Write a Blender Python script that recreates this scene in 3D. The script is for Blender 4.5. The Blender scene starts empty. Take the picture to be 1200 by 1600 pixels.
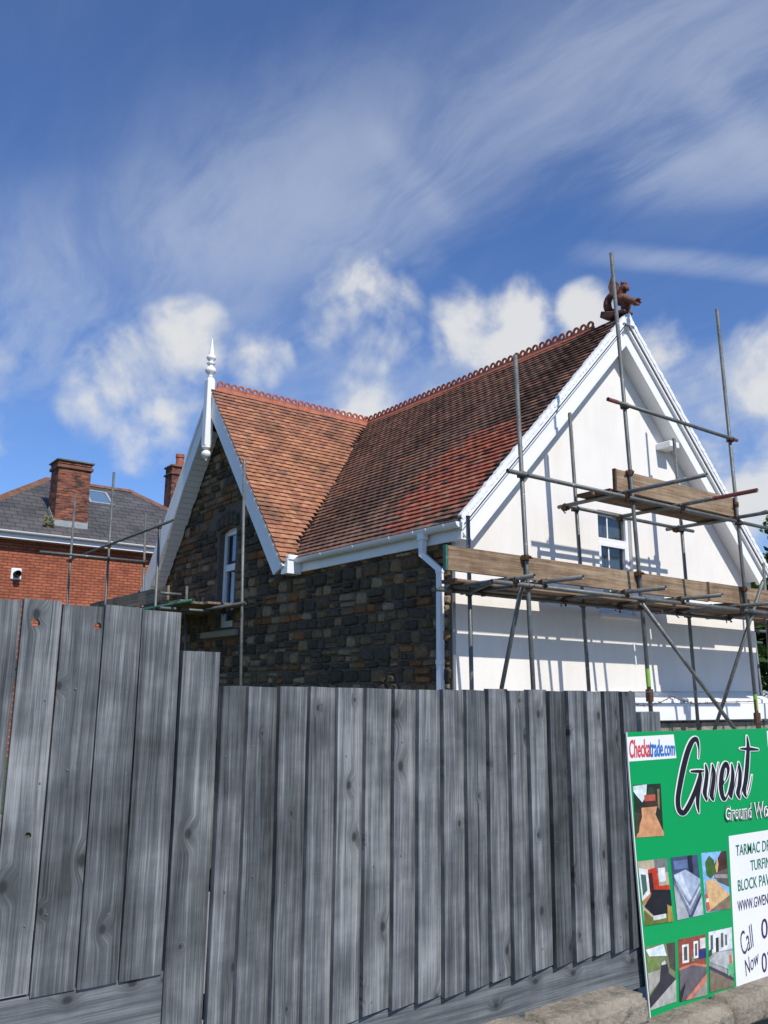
import bpy, bmesh, math, random
from mathutils import Vector, Matrix, noise as mnoise
random.seed(7)
rnd = random.uniform
V = Vector
sc = bpy.context.scene
col = sc.collection
EYE = 1.6                                   # eye height above the street

# ------------------------------------------------------------------ camera
F, CX, CY = 1340.08, 600.0, 800.0
yaw, pit, rol = (math.radians(a) for a in (36.4636, 12.0137, 0.5536))
fwd = V((math.cos(pit)*math.sin(yaw), math.cos(pit)*math.cos(yaw), math.sin(pit)))
rt0 = V((math.cos(yaw), -math.sin(yaw), 0)); up0 = rt0.cross(fwd)
rt = rt0*math.cos(rol) + up0*math.sin(rol); up = up0*math.cos(rol) - rt0*math.sin(rol)
cam = bpy.data.objects.new('camera', bpy.data.cameras.new('camera')); col.objects.link(cam)
cam.matrix_world = Matrix(((rt.x, up.x, -fwd.x, 0), (rt.y, up.y, -fwd.y, 0), (rt.z, up.z, -fwd.z, EYE), (0, 0, 0, 1)))
cam.data.sensor_fit = 'VERTICAL'; cam.data.sensor_height = 36; cam.data.lens = F/1600*36
cam.data.clip_start = .05; cam.data.clip_end = 2000
sc.camera = cam

def ray(x, y): return fwd + rt*((x-CX)/F) - up*((y-CY)/F)
def at(x, y, ax, val):                      # photo pixel -> point on the plane ax = val (z above ground)
    d = ray(x, y); i = 'XYZ'.index(ax)
    t = (val - (EYE if i == 2 else 0))/d[i]
    return V((0, 0, EYE)) + d*t
def px(p):
    q = V(p) - V((0, 0, EYE)); z = q.dot(fwd)
    return CX + F*q.dot(rt)/z, CY - F*q.dot(up)/z, z

# ------------------------------------------------------------------ sun, sky, exposure
SUN = V((.10, 1.0, -1.06)).normalized()     # direction in which the light travels
sl = bpy.data.lights.new('sun', 'SUN'); sl.energy = 4.6; sl.angle = math.radians(.53); sl.color = (1, .95, .87)
so = bpy.data.objects.new('sun', sl); col.objects.link(so)
so.rotation_euler = SUN.to_track_quat('-Z', 'Y').to_euler(); so.location = (0, -20, 30)
sc.view_settings.view_transform = 'Standard'; sc.view_settings.look = 'None'
sc.view_settings.exposure = 0.0; sc.view_settings.gamma = 1
sc.view_settings.use_curve_mapping = False
sc.render.engine = 'CYCLES'
sc.cycles.max_bounces = 6; sc.cycles.diffuse_bounces = 3; sc.cycles.transparent_max_bounces = 8

class NT:                                   # short-hand for node trees
    def __init__(s, tree): s.t = tree; s.n = tree.nodes; s.l = tree.links
    def put(s, sock, v):
        if hasattr(v, 'is_linked') or hasattr(v, 'links'): s.l.new(v, sock)
        elif v is not None:
            if hasattr(sock.default_value, '__len__') and not hasattr(v, '__len__'): v = (v,)*len(sock.default_value)
            if hasattr(sock.default_value, '__len__') and len(sock.default_value) == 4 and len(v) == 3: v = (*v, 1)
            sock.default_value = v
    def add(s, kind, ins=None, **at_):
        n = s.n.new(kind)
        for k, v in at_.items(): setattr(n, k, v)
        for k, v in (ins or {}).items(): s.put(n.inputs[k], v)
        return n
    def math(s, op, a, b=0., c=None, clamp=False):
        n = s.add('ShaderNodeMath', operation=op, use_clamp=clamp); s.put(n.inputs[0], a); s.put(n.inputs[1], b)
        if c is not None: s.put(n.inputs[2], c)
        return n.outputs[0]
    def vm(s, op, a, b=None):
        n = s.add('ShaderNodeVectorMath', operation=op); s.put(n.inputs[0], a)
        if b is not None: s.put(n.inputs[1], b)
        return n.outputs['Value' if op in ('DOT_PRODUCT', 'LENGTH', 'DISTANCE') else 'Vector']
    def mix(s, f, a, b, mode='MIX'):
        n = s.add('ShaderNodeMix', data_type='RGBA', blend_type=mode)
        s.put(n.inputs[0], f); s.put(n.inputs[6], a); s.put(n.inputs[7], b); return n.outputs[2]
    def noise(s, vec, scale, detail=4, rough=.55, dist=0, dim='3D'):
        n = s.add('ShaderNodeTexNoise', {'Scale': scale, 'Detail': detail, 'Roughness': rough, 'Distortion': dist}, noise_dimensions=dim)
        s.put(n.inputs['Vector'], vec); return n.outputs[0]
    def ramp(s, f, stops, interp='LINEAR'):
        n = s.add('ShaderNodeValToRGB', {'Fac': f}); e = n.color_ramp; e.interpolation = interp
        while len(e.elements) < len(stops): e.elements.new(.5)
        for el, (p, c) in zip(e.elements, stops):
            el.position = p; el.color = (*c, 1) if hasattr(c, '__len__') else (c, c, c, 1)
        return n.outputs[0]
    def mr(s, v, a, b, c=0., d=1., smooth=False):
        n = s.add('ShaderNodeMapRange', {0: v, 1: a, 2: b, 3: c, 4: d}); n.clamp = True
        if smooth: n.interpolation_type = 'SMOOTHSTEP'
        return n.outputs[0]
    def mapv(s, vec, scale=(1, 1, 1), loc=(0, 0, 0), rot=(0, 0, 0)):
        return s.add('ShaderNodeMapping', {'Vector': vec, 'Scale': scale, 'Location': loc, 'Rotation': rot}).outputs[0]

world = bpy.data.worlds.new('World'); sc.world = world; world.use_nodes = True
world.cycles.sampling_method = 'MANUAL'; world.cycles.sample_map_resolution = 256
w = NT(world.node_tree); w.n.clear()
sky = w.add('ShaderNodeTexSky', sky_type='NISHITA', sun_disc=False)
sky.sun_elevation = math.asin(-SUN.z); sky.sun_rotation = math.atan2(-SUN.x, -SUN.y) % (2*math.pi)
sky.altitude = 50; sky.air_density = 1.0; sky.dust_density = .35; sky.ozone_density = 2.0
D = w.add('ShaderNodeTexCoord').outputs['Generated']
sep = w.add('ShaderNodeSeparateXYZ', {0: D})
zz = w.math('ADD', w.math('MAXIMUM', sep.outputs[2], 0), .10)
pl = w.add('ShaderNodeCombineXYZ', {0: w.math('DIVIDE', sep.outputs[0], zz), 1: w.math('DIVIDE', sep.outputs[1], zz), 2: .3}).outputs[0]
# high thin cloud: streaks warped on a plane overhead
def scaled(vec, k):
    n = w.add('ShaderNodeVectorMath', operation='SCALE'); w.put(n.inputs[0], vec); n.inputs[3].default_value = k; return n.outputs[0]
warp = w.add('ShaderNodeTexNoise', {'Vector': pl, 'Scale': 1.1, 'Detail': 3})
pw = w.vm('ADD', pl, scaled(w.vm('SUBTRACT', warp.outputs[1], (.5, .5, .5)), .42))
# high thin cloud: fibres combed along the wind, gathered in long soft banks
fine = w.noise(w.mapv(pw, (2.6, .75, 1), (9, 4, 0), (0, 0, math.radians(-52))), 2.2, 6, .62, .3)
soft = w.noise(w.mapv(pl, (1, .7, 1), (5.2, 2.2, 0), (0, 0, math.radians(-50))), 1.5, 5, .55, .4)
def pxdir(x, y): return ray(x, y).normalized()
def band(ax, ay, bx, by, wd, gain):
    a, b = pxdir(ax, ay), pxdir(bx, by); n = a.cross(b).normalized(); m = (a+b).normalized(); half = a.angle(b)/2
    dn = w.math('ABSOLUTE', w.vm('DOT_PRODUCT', D, tuple(n)))
    along = w.mr(w.vm('DOT_PRODUCT', D, tuple(m)), math.cos(half*1.6), math.cos(half*.4), 0, 1, True)
    return w.math('MULTIPLY', w.math('MULTIPLY', w.mr(dn, wd, 0, 0, 1, True), along), gain)
bands = .05
for a in ((-250, 520, 620, 300, .12, .85), (300, 330, 1050, 60, .15, .55), (880, 130, 1400, 40, .20, .75), (590, 215, 690, 330, .022, .55),
          (950, 398, 1300, 432, .018, .85), (-50, 560, 460, 540, .07, .75), (380, 640, 1250, 600, .08, 1.0), (1000, 275, 1300, 240, .05, 1.15), (1090, 130, 1190, 240, .03, .9), (650, 420, 690, 400, .02, .45)):
    bands = w.math('ADD', bands, band(*a))
tex = w.math('ADD', w.mr(fine, .36, .70, .0, .75, True), w.mr(soft, .34, .68, .0, .45, True))
tx = w.math('MULTIPLY', bands, tex); thin = w.math('MULTIPLY', w.math('DIVIDE', tx, w.math('ADD', tx, .75)), .92)
# cumulus: puffs at their own bearings, edges broken up by noise
cn = w.noise(scaled(D, 1), 9, 6, .55, .3); cn2 = w.noise(w.vm('ADD', scaled(D, 1), (3, 1, 2)), 24, 3, .5, .2)
puff = None
for x, y, r in ((560, 480, 62), (600, 520, 62), (585, 560, 36), (735, 520, 62), (790, 510, 56), (190, 600, 66), (245, 645, 66), (140, 615, 40), (290, 545, 55),
                (590, 640, 60), (680, 640, 40), (1085, 650, 90), (1160, 600, 80), (1045, 545, 36), (1185, 770, 95), (1110, 700, 60), (915, 492, 36), 
                (400, 570, 40), (-120, 640, 90), (1450, 560, 120), (-420, 560, 110), (1800, 640, 130)):
    d = pxdir(x, y); R_ = r/F*1.7
    b = w.mr(w.vm('DOT_PRODUCT', D, tuple(d)), math.cos(R_), 1.0, 0, 1)
    puff = b if puff is None else w.math('MAXIMUM', puff, b)
pm = w.math('ADD', puff, w.math('ADD', w.math('MULTIPLY', w.math('SUBTRACT', cn, .5), 2.9), w.math('MULTIPLY', w.math('SUBTRACT', cn2, .5), .8)))
cum = w.math('MULTIPLY', w.mr(pm, .22, 1.25, 0, .95, True), w.mr(puff, .0, .30, 0, 1, True))
cumc = w.ramp(pm, [(.25, (4.6, 5.6, 7.6)), (.6, (6.6, 7.2, 8.2)), (1., (8.6, 8.7, 8.8))])
skyc = w.mix(1.0, sky.outputs[0], (.86, 1.16, 1.68), 'MULTIPLY')
c1 = w.mix(thin, skyc, (6.0, 6.8, 8.3))
c2 = w.mix(cum, c1, cumc)
bg = w.add('ShaderNodeBackground', {'Color': c2, 'Strength': .088})
w.l.new(bg.outputs[0], w.add('ShaderNodeOutputWorld').inputs[0])

# ------------------------------------------------------------------ mesh helpers
WLOC = {}
def link(o, parent, org):
    col.objects.link(o)
    p0 = V((0, 0, 0))
    if parent is not None: o.parent = parent; p0 = WLOC[parent.name]
    WLOC[o.name] = V(org); o.location = V(org) - p0
    return o
def thing(name, label, cat, org, group=None):
    o = link(bpy.data.objects.new(name, None), None, org); o.empty_display_size = .2
    o['label'] = label; o['category'] = cat
    if group: o['group'] = group
    return o
class MB:
    def __init__(s): s.v = []; s.f = []; s.c = []; s.m = []
    def poly(s, pts, m=0):
        k = len(s.v); s.v += [V(p) for p in pts]; s.f.append(list(range(k, k+len(pts)))); s.m.append(m)
    def hexa(s, p, m=0):                    # 8 corners: 0-3 one end, 4-7 the other
        k = len(s.v); s.v += [V(q) for q in p]
        for q in ((3, 2, 1, 0), (4, 5, 6, 7), (0, 1, 5, 4), (1, 2, 6, 5), (2, 3, 7, 6), (3, 0, 4, 7)):
            s.f.append([k+i for i in q]); s.m.append(m)
        return s
    def box(s, lo, hi, m=0):
        a, b = lo, hi
        return s.hexa([(a[0], a[1], a[2]), (b[0], a[1], a[2]), (b[0], b[1], a[2]), (a[0], b[1], a[2]),
                (a[0], a[1], b[2]), (b[0], a[1], b[2]), (b[0], b[1], b[2]), (a[0], b[1], b[2])], m)
    def obox(s, c, ax, h, m=0):             # oriented box: axes and half sizes
        c = V(c); X, Y, Z = (V(a).normalized()*k for a, k in zip(ax, h))
        return s.hexa([c-X-Y-Z, c+X-Y-Z, c+X+Y-Z, c-X+Y-Z, c-X-Y+Z, c+X-Y+Z, c+X+Y+Z, c-X+Y+Z], m)
    def prism(s, pts, vec, m=0):
        k = len(s.v); n = len(pts); vec = V(vec); s.v += [V(p) for p in pts] + [V(p)+vec for p in pts]
        s.f.append([k+i for i in range(n)][::-1]); s.f.append([k+n+i for i in range(n)]); s.m += [m, m]
        for i in range(n): s.f.append([k+i, k+(i+1) % n, k+n+(i+1) % n, k+n+i]); s.m.append(m)
        return s
    def tube(s, p, q, r, n=12, hollow=0., r2=None, m=0):
        p, q = V(p), V(q); d = (q-p).normalized(); a = d.orthogonal().normalized(); b = d.cross(a); r2 = r if r2 is None else r2
        def ring(c, rad):
            k = len(s.v); s.v += [c + (a*math.cos(2*math.pi*i/n) + b*math.sin(2*math.pi*i/n))*rad for i in range(n)]; return list(range(k, k+n))
        def band_(A, B):
            for i in range(n): s.f.append([A[i], A[(i+1) % n], B[(i+1) % n], B[i]]); s.m.append(m)
        R1, R2 = ring(p, r), ring(q, r2); band_(R1, R2)
        if hollow:
            for R, c, dd, rr in ((R1, p, d, r), (R2, q, -d, r2)):
                I = ring(c, rr*.8); J = ring(c + dd*hollow, rr*.8)
                if R is R1: band_(I, R); band_(J, I); s.f.append(J[::-1])
                else: band_(R, I); band_(I, J); s.f.append(J)
                s.m.append(m)
        else:
            s.f.append(R1[::-1]); s.f.append(R2); s.m += [m, m]
        return s
    def path(s, pts, r, n=8, m=0):
        for a, b in zip(pts, pts[1:]): s.tube(a, b, r, n, m=m)
        return s
    def lathe(s, c, prof, n=16, ax=V((0, 0, 1)), m=0):
        c = V(c); a = ax.orthogonal().normalized(); b = ax.cross(a); k0 = len(s.v)
        for z, r in prof:
            s.v += [c + ax*z + (a*math.cos(2*math.pi*i/n) + b*math.sin(2*math.pi*i/n))*r for i in range(n)]
        for j in range(len(prof)-1):
            for i in range(n):
                s.f.append([k0+j*n+i, k0+j*n+(i+1) % n, k0+(j+1)*n+(i+1) % n, k0+(j+1)*n+i]); s.m.append(m)
        s.f.append([k0+i for i in range(n)][::-1]); s.f.append([k0+(len(prof)-1)*n+i for i in range(n)]); s.m += [m, m]
        return s
    def mesh(s, name, mats, org=(0, 0, 0), smooth=False):
        me = bpy.data.meshes.new(name); o = V(org)
        me.from_pydata([tuple(p-o) for p in s.v], [], s.f)
        for mt in (mats if isinstance(mats, (list, tuple)) else [mats]): me.materials.append(mt)
        if any(s.m): me.polygons.foreach_set('material_index', s.m)
        if smooth: me.polygons.foreach_set('use_smooth', [True]*len(me.polygons))
        if s.c:
            a = me.color_attributes.new('tone', 'FLOAT_COLOR', 'POINT')
            a.data.foreach_set('color', [x for c in s.c for x in (*c, 1)])
        me.update(); return me
    def build(s, name, mats, parent=None, org=None, smooth=False, bevel=0, bseg=1, fix=False):
        if org is None: org = WLOC[parent.name] if parent is not None else V((0, 0, 0))
        me = s.mesh(name, mats, org, smooth)
        if fix or bevel:
            b = bmesh.new(); b.from_mesh(me)
            bmesh.ops.recalc_face_normals(b, faces=b.faces)
            if bevel: bmesh.ops.bevel(b, geom=b.edges, offset=bevel, segments=bseg, affect='EDGES', clamp_overlap=True)
            b.to_mesh(me); b.free()
        return link(bpy.data.objects.new(name, me), parent, org)
def tag(o, label, cat, group=None, kind=None):
    if label: o['label'] = label
    if cat: o['category'] = cat
    if group: o['group'] = group
    if kind: o['kind'] = kind
    return o
def inst(name, me, parent, M):              # a piece sharing mesh data, M = world matrix
    o = bpy.data.objects.new(name, me); col.objects.link(o); o.parent = parent
    o.matrix_local = Matrix.Translation(-WLOC[parent.name]) @ M; WLOC[o.name] = M.translation.copy()
    return o

# ------------------------------------------------------------------ materials
def mat(name, rough=.7, metal=0., spec=.35):
    m = bpy.data.materials.new(name); m.use_nodes = True; t = NT(m.node_tree)
    b = t.n['Principled BSDF']; b.inputs['Roughness'].default_value = rough; b.inputs['Metallic'].default_value = metal
    b.inputs['Specular IOR Level'].default_value = spec
    t.b = b; t.oc = t.add('ShaderNodeTexCoord').outputs['Object']
    return m, t
def bump(t, h, dist, strength=1.):
    n = t.add('ShaderNodeBump', {'Height': h, 'Distance': dist, 'Strength': strength}); t.l.new(n.outputs[0], t.b.inputs['Normal'])
def setc(t, c): t.put(t.b.inputs['Base Color'], c)
def plain(name, c, rough=.6, metal=0., var=.12, scale=6., bmp=0., spec=.35):
    m, t = mat(name, rough, metal, spec)
    n = t.noise(t.oc, scale, 6, .6); n2 = t.noise(t.oc, scale*9, 4, .6)
    f = t.math('ADD', t.math('MULTIPLY', n, .7), t.math('MULTIPLY', n2, .3))
    setc(t, t.mix(t.mr(f, .3, .7), [x*(1-var) for x in c], [min(1, x*(1+var)) for x in c]))
    if bmp: bump(t, f, bmp)
    return m
def timber(name, axis, dark, mid, light, knots=True, saw=.12, gscale=1., rough=.85, blotch=.5):
    m, t = mat(name, rough, 0, .2)
    oi = t.add('ShaderNodeObjectInfo'); off = t.math('MULTIPLY', oi.outputs['Random'], 37.)
    o = t.vm('ADD', t.oc, t.add('ShaderNodeCombineXYZ', {0: off, 1: off, 2: off}).outputs[0])
    s = t.add('ShaderNodeSeparateXYZ', {0: o}).outputs
    L = s['XYZ'.index(axis)]; A = s[0] if axis == 'Z' else t.math('ADD', s[2], s[1] if axis == 'X' else s[0]); B = s[{'X': 2, 'Y': 2, 'Z': 1}[axis]]
    kv = t.add('ShaderNodeCombineXYZ', {0: t.math('ADD', t.math('MULTIPLY', A, 7.5), t.math('MULTIPLY', off, 3.7)), 1: t.math('ADD', t.math('MULTIPLY', L, 5.2), off)}).outputs[0]
    vor = t.add('ShaderNodeTexVoronoi', {'Vector': kv, 'Scale': 1., 'Randomness': 1.}, voronoi_dimensions='2D'); vs_ = t.add('ShaderNodeSeparateXYZ', {0: vor.outputs['Color']}).outputs; dist = t.math('DIVIDE', vor.outputs['Distance'], t.math('ADD', t.math('MULTIPLY', vs_[1], .95), .45))
    pick = t.math('GREATER_THAN', t.add('ShaderNodeSeparateXYZ', {0: vor.outputs['Color']}).outputs[0], .62)
    halo = t.math('MULTIPLY', t.mr(dist, .30, .04, 0, 1, True), pick) if knots else 0.
    wob = t.noise(t.add('ShaderNodeCombineXYZ', {0: t.math('MULTIPLY', A, 5), 1: t.math('MULTIPLY', L, 1.3), 2: B}).outputs[0], 1., 2)
    bend = t.math('ADD', t.math('MULTIPLY', t.math('SUBTRACT', wob, .5), .022), t.math('MULTIPLY', halo, .022))
    A2 = t.math('ADD', A, bend)
    g = lambda ka, kl, det, ro: t.noise(t.add('ShaderNodeCombineXYZ', {0: t.math('MULTIPLY', A2, ka*gscale), 1: t.math('MULTIPLY', L, kl*gscale), 2: t.math('MULTIPLY', B, 20.)}).outputs[0], 1., det, ro)
    g1, g2, g3 = g(48, 1.6, 6, .65), g(240, 3.0, 4, .65), g(13, .7, 3, .5)
    f = t.math('ADD', t.math('ADD', t.math('MULTIPLY', g1, .42), t.math('MULTIPLY', g2, .36)), t.math('MULTIPLY', g3, .22))
    sw = t.noise(t.add('ShaderNodeCombineXYZ', {0: t.math('MULTIPLY', A, 3.), 1: t.math('MULTIPLY', L, 34.), 2: B}).outputs[0], 1., 3, .5)
    f = t.math('ADD', f, t.math('MULTIPLY', t.math('SUBTRACT', sw, .5), saw*.35))
    if blotch:
        bl = t.noise(o, 2.6, 3); bl2 = t.noise(o, 9., 4)
        f = t.math('ADD', f, t.math('ADD', t.math('MULTIPLY', t.math('SUBTRACT', bl, .5), blotch*.55), t.math('MULTIPLY', t.math('SUBTRACT', bl2, .5), blotch*.3)))
    f = t.math('ADD', f, t.math('MULTIPLY', t.math('SUBTRACT', oi.outputs['Random'], .5), .12))
    c = t.ramp(f, [(.36, dark), (.5, mid), (.66, light)])
    if knots:
        ring = t.math('MULTIPLY', t.math('SINE', t.math('MULTIPLY', dist, 120.)), t.math('MULTIPLY', halo, .2))
        core = t.math('MULTIPLY', t.mr(dist, .105, .04, 0, .72, True), pick)
        sm = t.math('MULTIPLY', t.mr(dist, .36, .06, 0, .45, True), pick)
        c = t.mix(sm, c, [x*.55 for x in mid]); c = t.mix(t.math('ADD', core, t.math('ABSOLUTE', ring), clamp=True), c, [x*.7 for x in dark])
    crack = t.mr(g(30, .45, 3, .5), .31, .28, 0, .75)
    c = t.mix(crack, c, [x*.25 for x in dark])
    setc(t, c); bump(t, t.math('SUBTRACT', f, t.math('MULTIPLY', crack, .6)), .004, .7)
    return m
def toned(name, rough, nz, bmp, var=.35, spec=.3, grime=None):
    m, t = mat(name, rough, 0, spec)
    c = t.add('ShaderNodeAttribute', attribute_name='tone').outputs['Color']
    geo = t.add('ShaderNodeNewGeometry').outputs['Position']
    n = t.noise(geo, nz, 6, .65); n2 = t.noise(geo, nz*5.5, 4, .6)
    f = t.math('ADD', t.math('MULTIPLY', n, .6), t.math('MULTIPLY', n2, .4))
    c = t.mix(1., c, t.ramp(f, [(.3, 1-var), (.7, 1+var)]), 'MULTIPLY')
    if grime: 
        gm = t.mr(t.noise(t.mapv(geo, grime[2]), grime[1], 6, .62), .48, .72, 0, grime[3], True); c = t.mix(gm, c, grime[0])
    setc(t, c); bump(t, f, bmp)
    return m

M_fence = timber('weathered_grey_timber', 'Z', (.034, .038, .041), (.108, .119, .126), (.30, .315, .315), blotch=.6)
M_fenceX = timber('weathered_grey_timber_lengthways', 'X', (.036, .041, .045), (.092, .104, .113), (.20, .215, .22))
M_board = timber('scaffold_board_timber', 'X', (.075, .048, .030), (.215, .145, .09), (.38, .285, .19), knots=False, saw=.1)
M_boardY = timber('scaffold_board_timber_lengthways', 'Y', (.07, .055, .042), (.2, .155, .11), (.36, .29, .21), knots=False, saw=.1)
M_tile = toned('clay_roof_tile', .85, 9., .004, .38, .2, ((.055, .043, .036), 1.3, (1, 1, 1), .62))
M_stone = toned('rubble_stone', .9, 13., .03, .55, .15)
M_white = plain('white_gloss_paint', (.80, .80, .79), .38, var=.025, scale=3)
M_upvc = plain('white_plastic', (.78, .79, .80), .3, var=.02, scale=4)
M_glass, t = mat('window_glass', .03, 0, .8)
lw = t.add('ShaderNodeLayerWeight', {'Blend': .5}); fr = t.add('ShaderNodeMath', {0: t.math('POWER', lw.outputs['Facing'], 3.), 1: .6, 2: .05}, operation='MULTIPLY_ADD'); gl = t.add('ShaderNodeBsdfGlossy', {'Roughness': .02, 'Color': (.9, .93, .95)}); tp = t.add('ShaderNodeBsdfTransparent', {'Color': (.72, .76, .76)})
t.l.new(t.add('ShaderNodeMixShader', {0: fr.outputs[0], 1: tp.outputs[0], 2: gl.outputs[0]}).outputs[0], t.n['Material Output'].inputs[0])
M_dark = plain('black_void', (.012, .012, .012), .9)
M_mortar = plain('dark_mortar', (.125, .103, .074), .95, var=.35, scale=20, bmp=.01)
M_terra = plain('terracotta_ridge', (.33, .10, .055), .75, var=.35, scale=9, bmp=.004)
M_dragon = plain('terracotta_dragon', (.155, .06, .035), .7, var=.6, scale=16, bmp=.006)
M_sill = plain('sandstone_sill', (.30, .26, .21), .85, var=.2, scale=10, bmp=.004)
M_lead = plain('lead_sheet', (.28, .31, .32), .55, var=.25, scale=8)
M_rust = plain('rusty_coupler', (.10, .055, .03), .75, .3, var=.6, scale=40)
M_nail = plain('galvanised_nail', (.32, .31, .29), .4, .7)

m, t = mat('painted_render', .9, 0, .2)                          # white rendered gable
n1 = t.noise(t.oc, 1.1, 6, .6); n2 = t.noise(t.oc, 60, 5, .6); n3 = t.noise(t.mapv(t.oc, (3, 3, .5)), 2.2, 5, .6)
setc(t, t.mix(t.mr(t.math('ADD', t.math('MULTIPLY', n1, .6), t.math('MULTIPLY', n3, .4)), .35, .65), (.74, .705, .65), (.82, .79, .74)))
bump(t, t.math('ADD', n2, t.math('MULTIPLY', n1, 2.)), .004, .6); M_render = m

def steel(name, base):                                           # galvanised tube: streaks, cement splashes, some rust
    m, t = mat(name, .5, .35, .5)
    oi = t.add('ShaderNodeObjectInfo').outputs['Random']; o = t.vm('ADD', t.oc, t.add('ShaderNodeCombineXYZ', {0: t.math('MULTIPLY', oi, 50.)}).outputs[0])
    n1 = t.noise(o, 4.5, 6, .65); n2 = t.noise(o, 38., 4, .6)
    c = t.mix(t.mr(t.math('ADD', t.math('MULTIPLY', n1, .6), t.math('MULTIPLY', n2, .4)), .34, .66), [x*.55 for x in base], [x*1.35 for x in base])
    c = t.mix(t.mr(t.noise(o, 2.3, 7, .7), .60, .70, 0, .55), c, (.16, .09, .05))
    c = t.mix(t.mr(t.noise(o, 17., 3, .5), .68, .74, 0, .7), c, (.5, .49, .45))
    setc(t, c); t.put(t.b.inputs['Roughness'], t.mr(n2, .3, .7, .4, .7)); bump(t, n2, .001)
    return m
M_steel = steel('galvanised_tube', (.135, .145, .138)); M_green = steel('green_painted_tube', (.05, .17, .12))
M_red = plain('red_painted_tube', (.22, .07, .06), .6, .2, var=.4, scale=14); M_lime = plain('lime_green_paint', (.22, .42, .06), .55, var=.2, scale=20)

def wallcoord(t):                                                # brick courses on faces of either bearing
    g = t.add('ShaderNodeNewGeometry'); nx = t.math('ABSOLUTE', t.add('ShaderNodeSeparateXYZ', {0: g.outputs['True Normal']}).outputs[0])
    s = t.add('ShaderNodeSeparateXYZ', {0: g.outputs['Position']}).outputs
    k = t.math('GREATER_THAN', nx, .7)
    u = t.math('ADD', t.math('MULTIPLY', s[1], k), t.math('MULTIPLY', s[0], t.math('SUBTRACT', 1., k)))
    return t.add('ShaderNodeCombineXYZ', {0: u, 1: s[2], 2: 0.}).outputs[0], g.outputs['Position']
def brick(name, c1, c2, mort, soot=0.):
    m, t = mat(name, .85, 0, .2); uv, pos = wallcoord(t)
    b = t.add('ShaderNodeTexBrick', {'Vector': uv, 'Color1': c1, 'Color2': c2, 'Mortar': mort, 'Scale': 1., 'Mortar Size': .013, 'Mortar Smooth': .2, 'Bias': 0., 'Brick Width': .225, 'Row Height': .075})
    c = t.mix(1., b.outputs[0], t.ramp(t.noise(pos, 3., 6, .65), [(.3, .72), (.7, 1.22)]), 'MULTIPLY')
    if soot: c = t.mix(t.mr(t.noise(t.mapv(pos, (3, 3, 9)), 1., 5, .7), .47, .58, 0, soot), c, (.035, .03, .028))
    setc(t, c); bump(t, t.math('MULTIPLY', b.outputs[1], -1.), .01); return m
M_brick = brick('red_brick', (.44, .135, .07), (.33, .095, .05), (.17, .075, .05))
M_brickc = brick('sooty_red_brick', (.36, .115, .06), (.25, .08, .05), (.17, .10, .075), .85)
m, t = mat('roof_slate', .6, 0, .4); g = t.add('ShaderNodeNewGeometry').outputs['Position']; s = t.add('ShaderNodeSeparateXYZ', {0: g}).outputs
b = t.add('ShaderNodeTexBrick', {'Vector': t.add('ShaderNodeCombineXYZ', {0: t.math('ADD', s[0], t.math('MULTIPLY', s[1], .001)), 1: t.math('ADD', s[2], t.math('MULTIPLY', t.noise(g, 3.), .03)), 2: 0.}).outputs[0], 'Color1': (.07, .066, .068), 'Color2': (.098, .092, .09), 'Mortar': (.02, .02, .022), 'Scale': 1., 'Mortar Size': .007, 'Brick Width': .33, 'Row Height': .14})
setc(t, t.mix(t.mr(t.noise(g, 5., 6, .7), .62, .72, 0, .5), t.mix(1., b.outputs[0], t.ramp(t.noise(g, 1.3, 5), [(.3, .7), (.7, 1.25)]), 'MULTIPLY'), (.2, .19, .17)))
bump(t, t.math('MULTIPLY', b.outputs[1], -1.), .02); M_slate = m
m, t = mat('plain_tile_slope', .85, 0, .2); g = t.add('ShaderNodeNewGeometry').outputs['Position']; s = t.add('ShaderNodeSeparateXYZ', {0: g}).outputs
b = t.add('ShaderNodeTexBrick', {'Vector': t.add('ShaderNodeCombineXYZ', {0: t.math('ADD', s[0], s[1]), 1: s[2], 2: 0.}).outputs[0], 'Color1': (.2, .1, .065), 'Color2': (.13, .075, .055), 'Mortar': (.03, .02, .018), 'Scale': 1., 'Mortar Size': .006, 'Brick Width': .165, 'Row Height': .075})
setc(t, b.outputs[0]); bump(t, t.math('MULTIPLY', b.outputs[1], -1.), .02); M_slope = m
m, t = mat('weathered_sandstone', .92, 0, .15)
n1 = t.noise(t.oc, 2.6, 6, .65); n2 = t.noise(t.oc, 30., 6, .7); n3 = t.noise(t.oc, 7., 5, .6)
c = t.ramp(t.math('ADD', t.math('MULTIPLY', n1, .5), t.math('MULTIPLY', n2, .5)), [(.32, (.12, .105, .085)), (.52, (.29, .255, .20)), (.7, (.42, .38, .31))])
setc(t, t.mix(t.mr(n3, .60, .70, 0, .6), c, (.10, .10, .085))); bump(t, t.math('ADD', t.math('MULTIPLY', n1, 2.), n2), .02, .8); M_sand = m
m, t = mat('asphalt', .9, 0, .25); n = t.noise(t.oc, 90., 5, .7); n1 = t.noise(t.oc, 1.3, 5)
setc(t, t.mix(t.mr(t.math('ADD', t.math('MULTIPLY', n, .6), t.math('MULTIPLY', n1, .4)), .3, .7), (.032, .032, .034), (.075, .074, .072))); bump(t, n, .006); M_asph = m
M_pave = plain('concrete_paving', (.26, .25, .235), .9, var=.25, scale=5, bmp=.004)
M_grass = plain('garden_ground', (.07, .085, .035), .95, var=.45, scale=2.5, bmp=.03)
M_leaf = None
m, t = mat('leaf', .55, 0, .3); c = t.add('ShaderNodeAttribute', attribute_name='tone').outputs['Color']; setc(t, c)
tr = t.add('ShaderNodeBsdfTranslucent', {'Color': t.mix(1., c, (1.3, 1.5, .6), 'MULTIPLY')}); mx = t.add('ShaderNodeMixShader', {0: .3, 1: t.b.outputs[0], 2: tr.outputs[0]})
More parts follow.
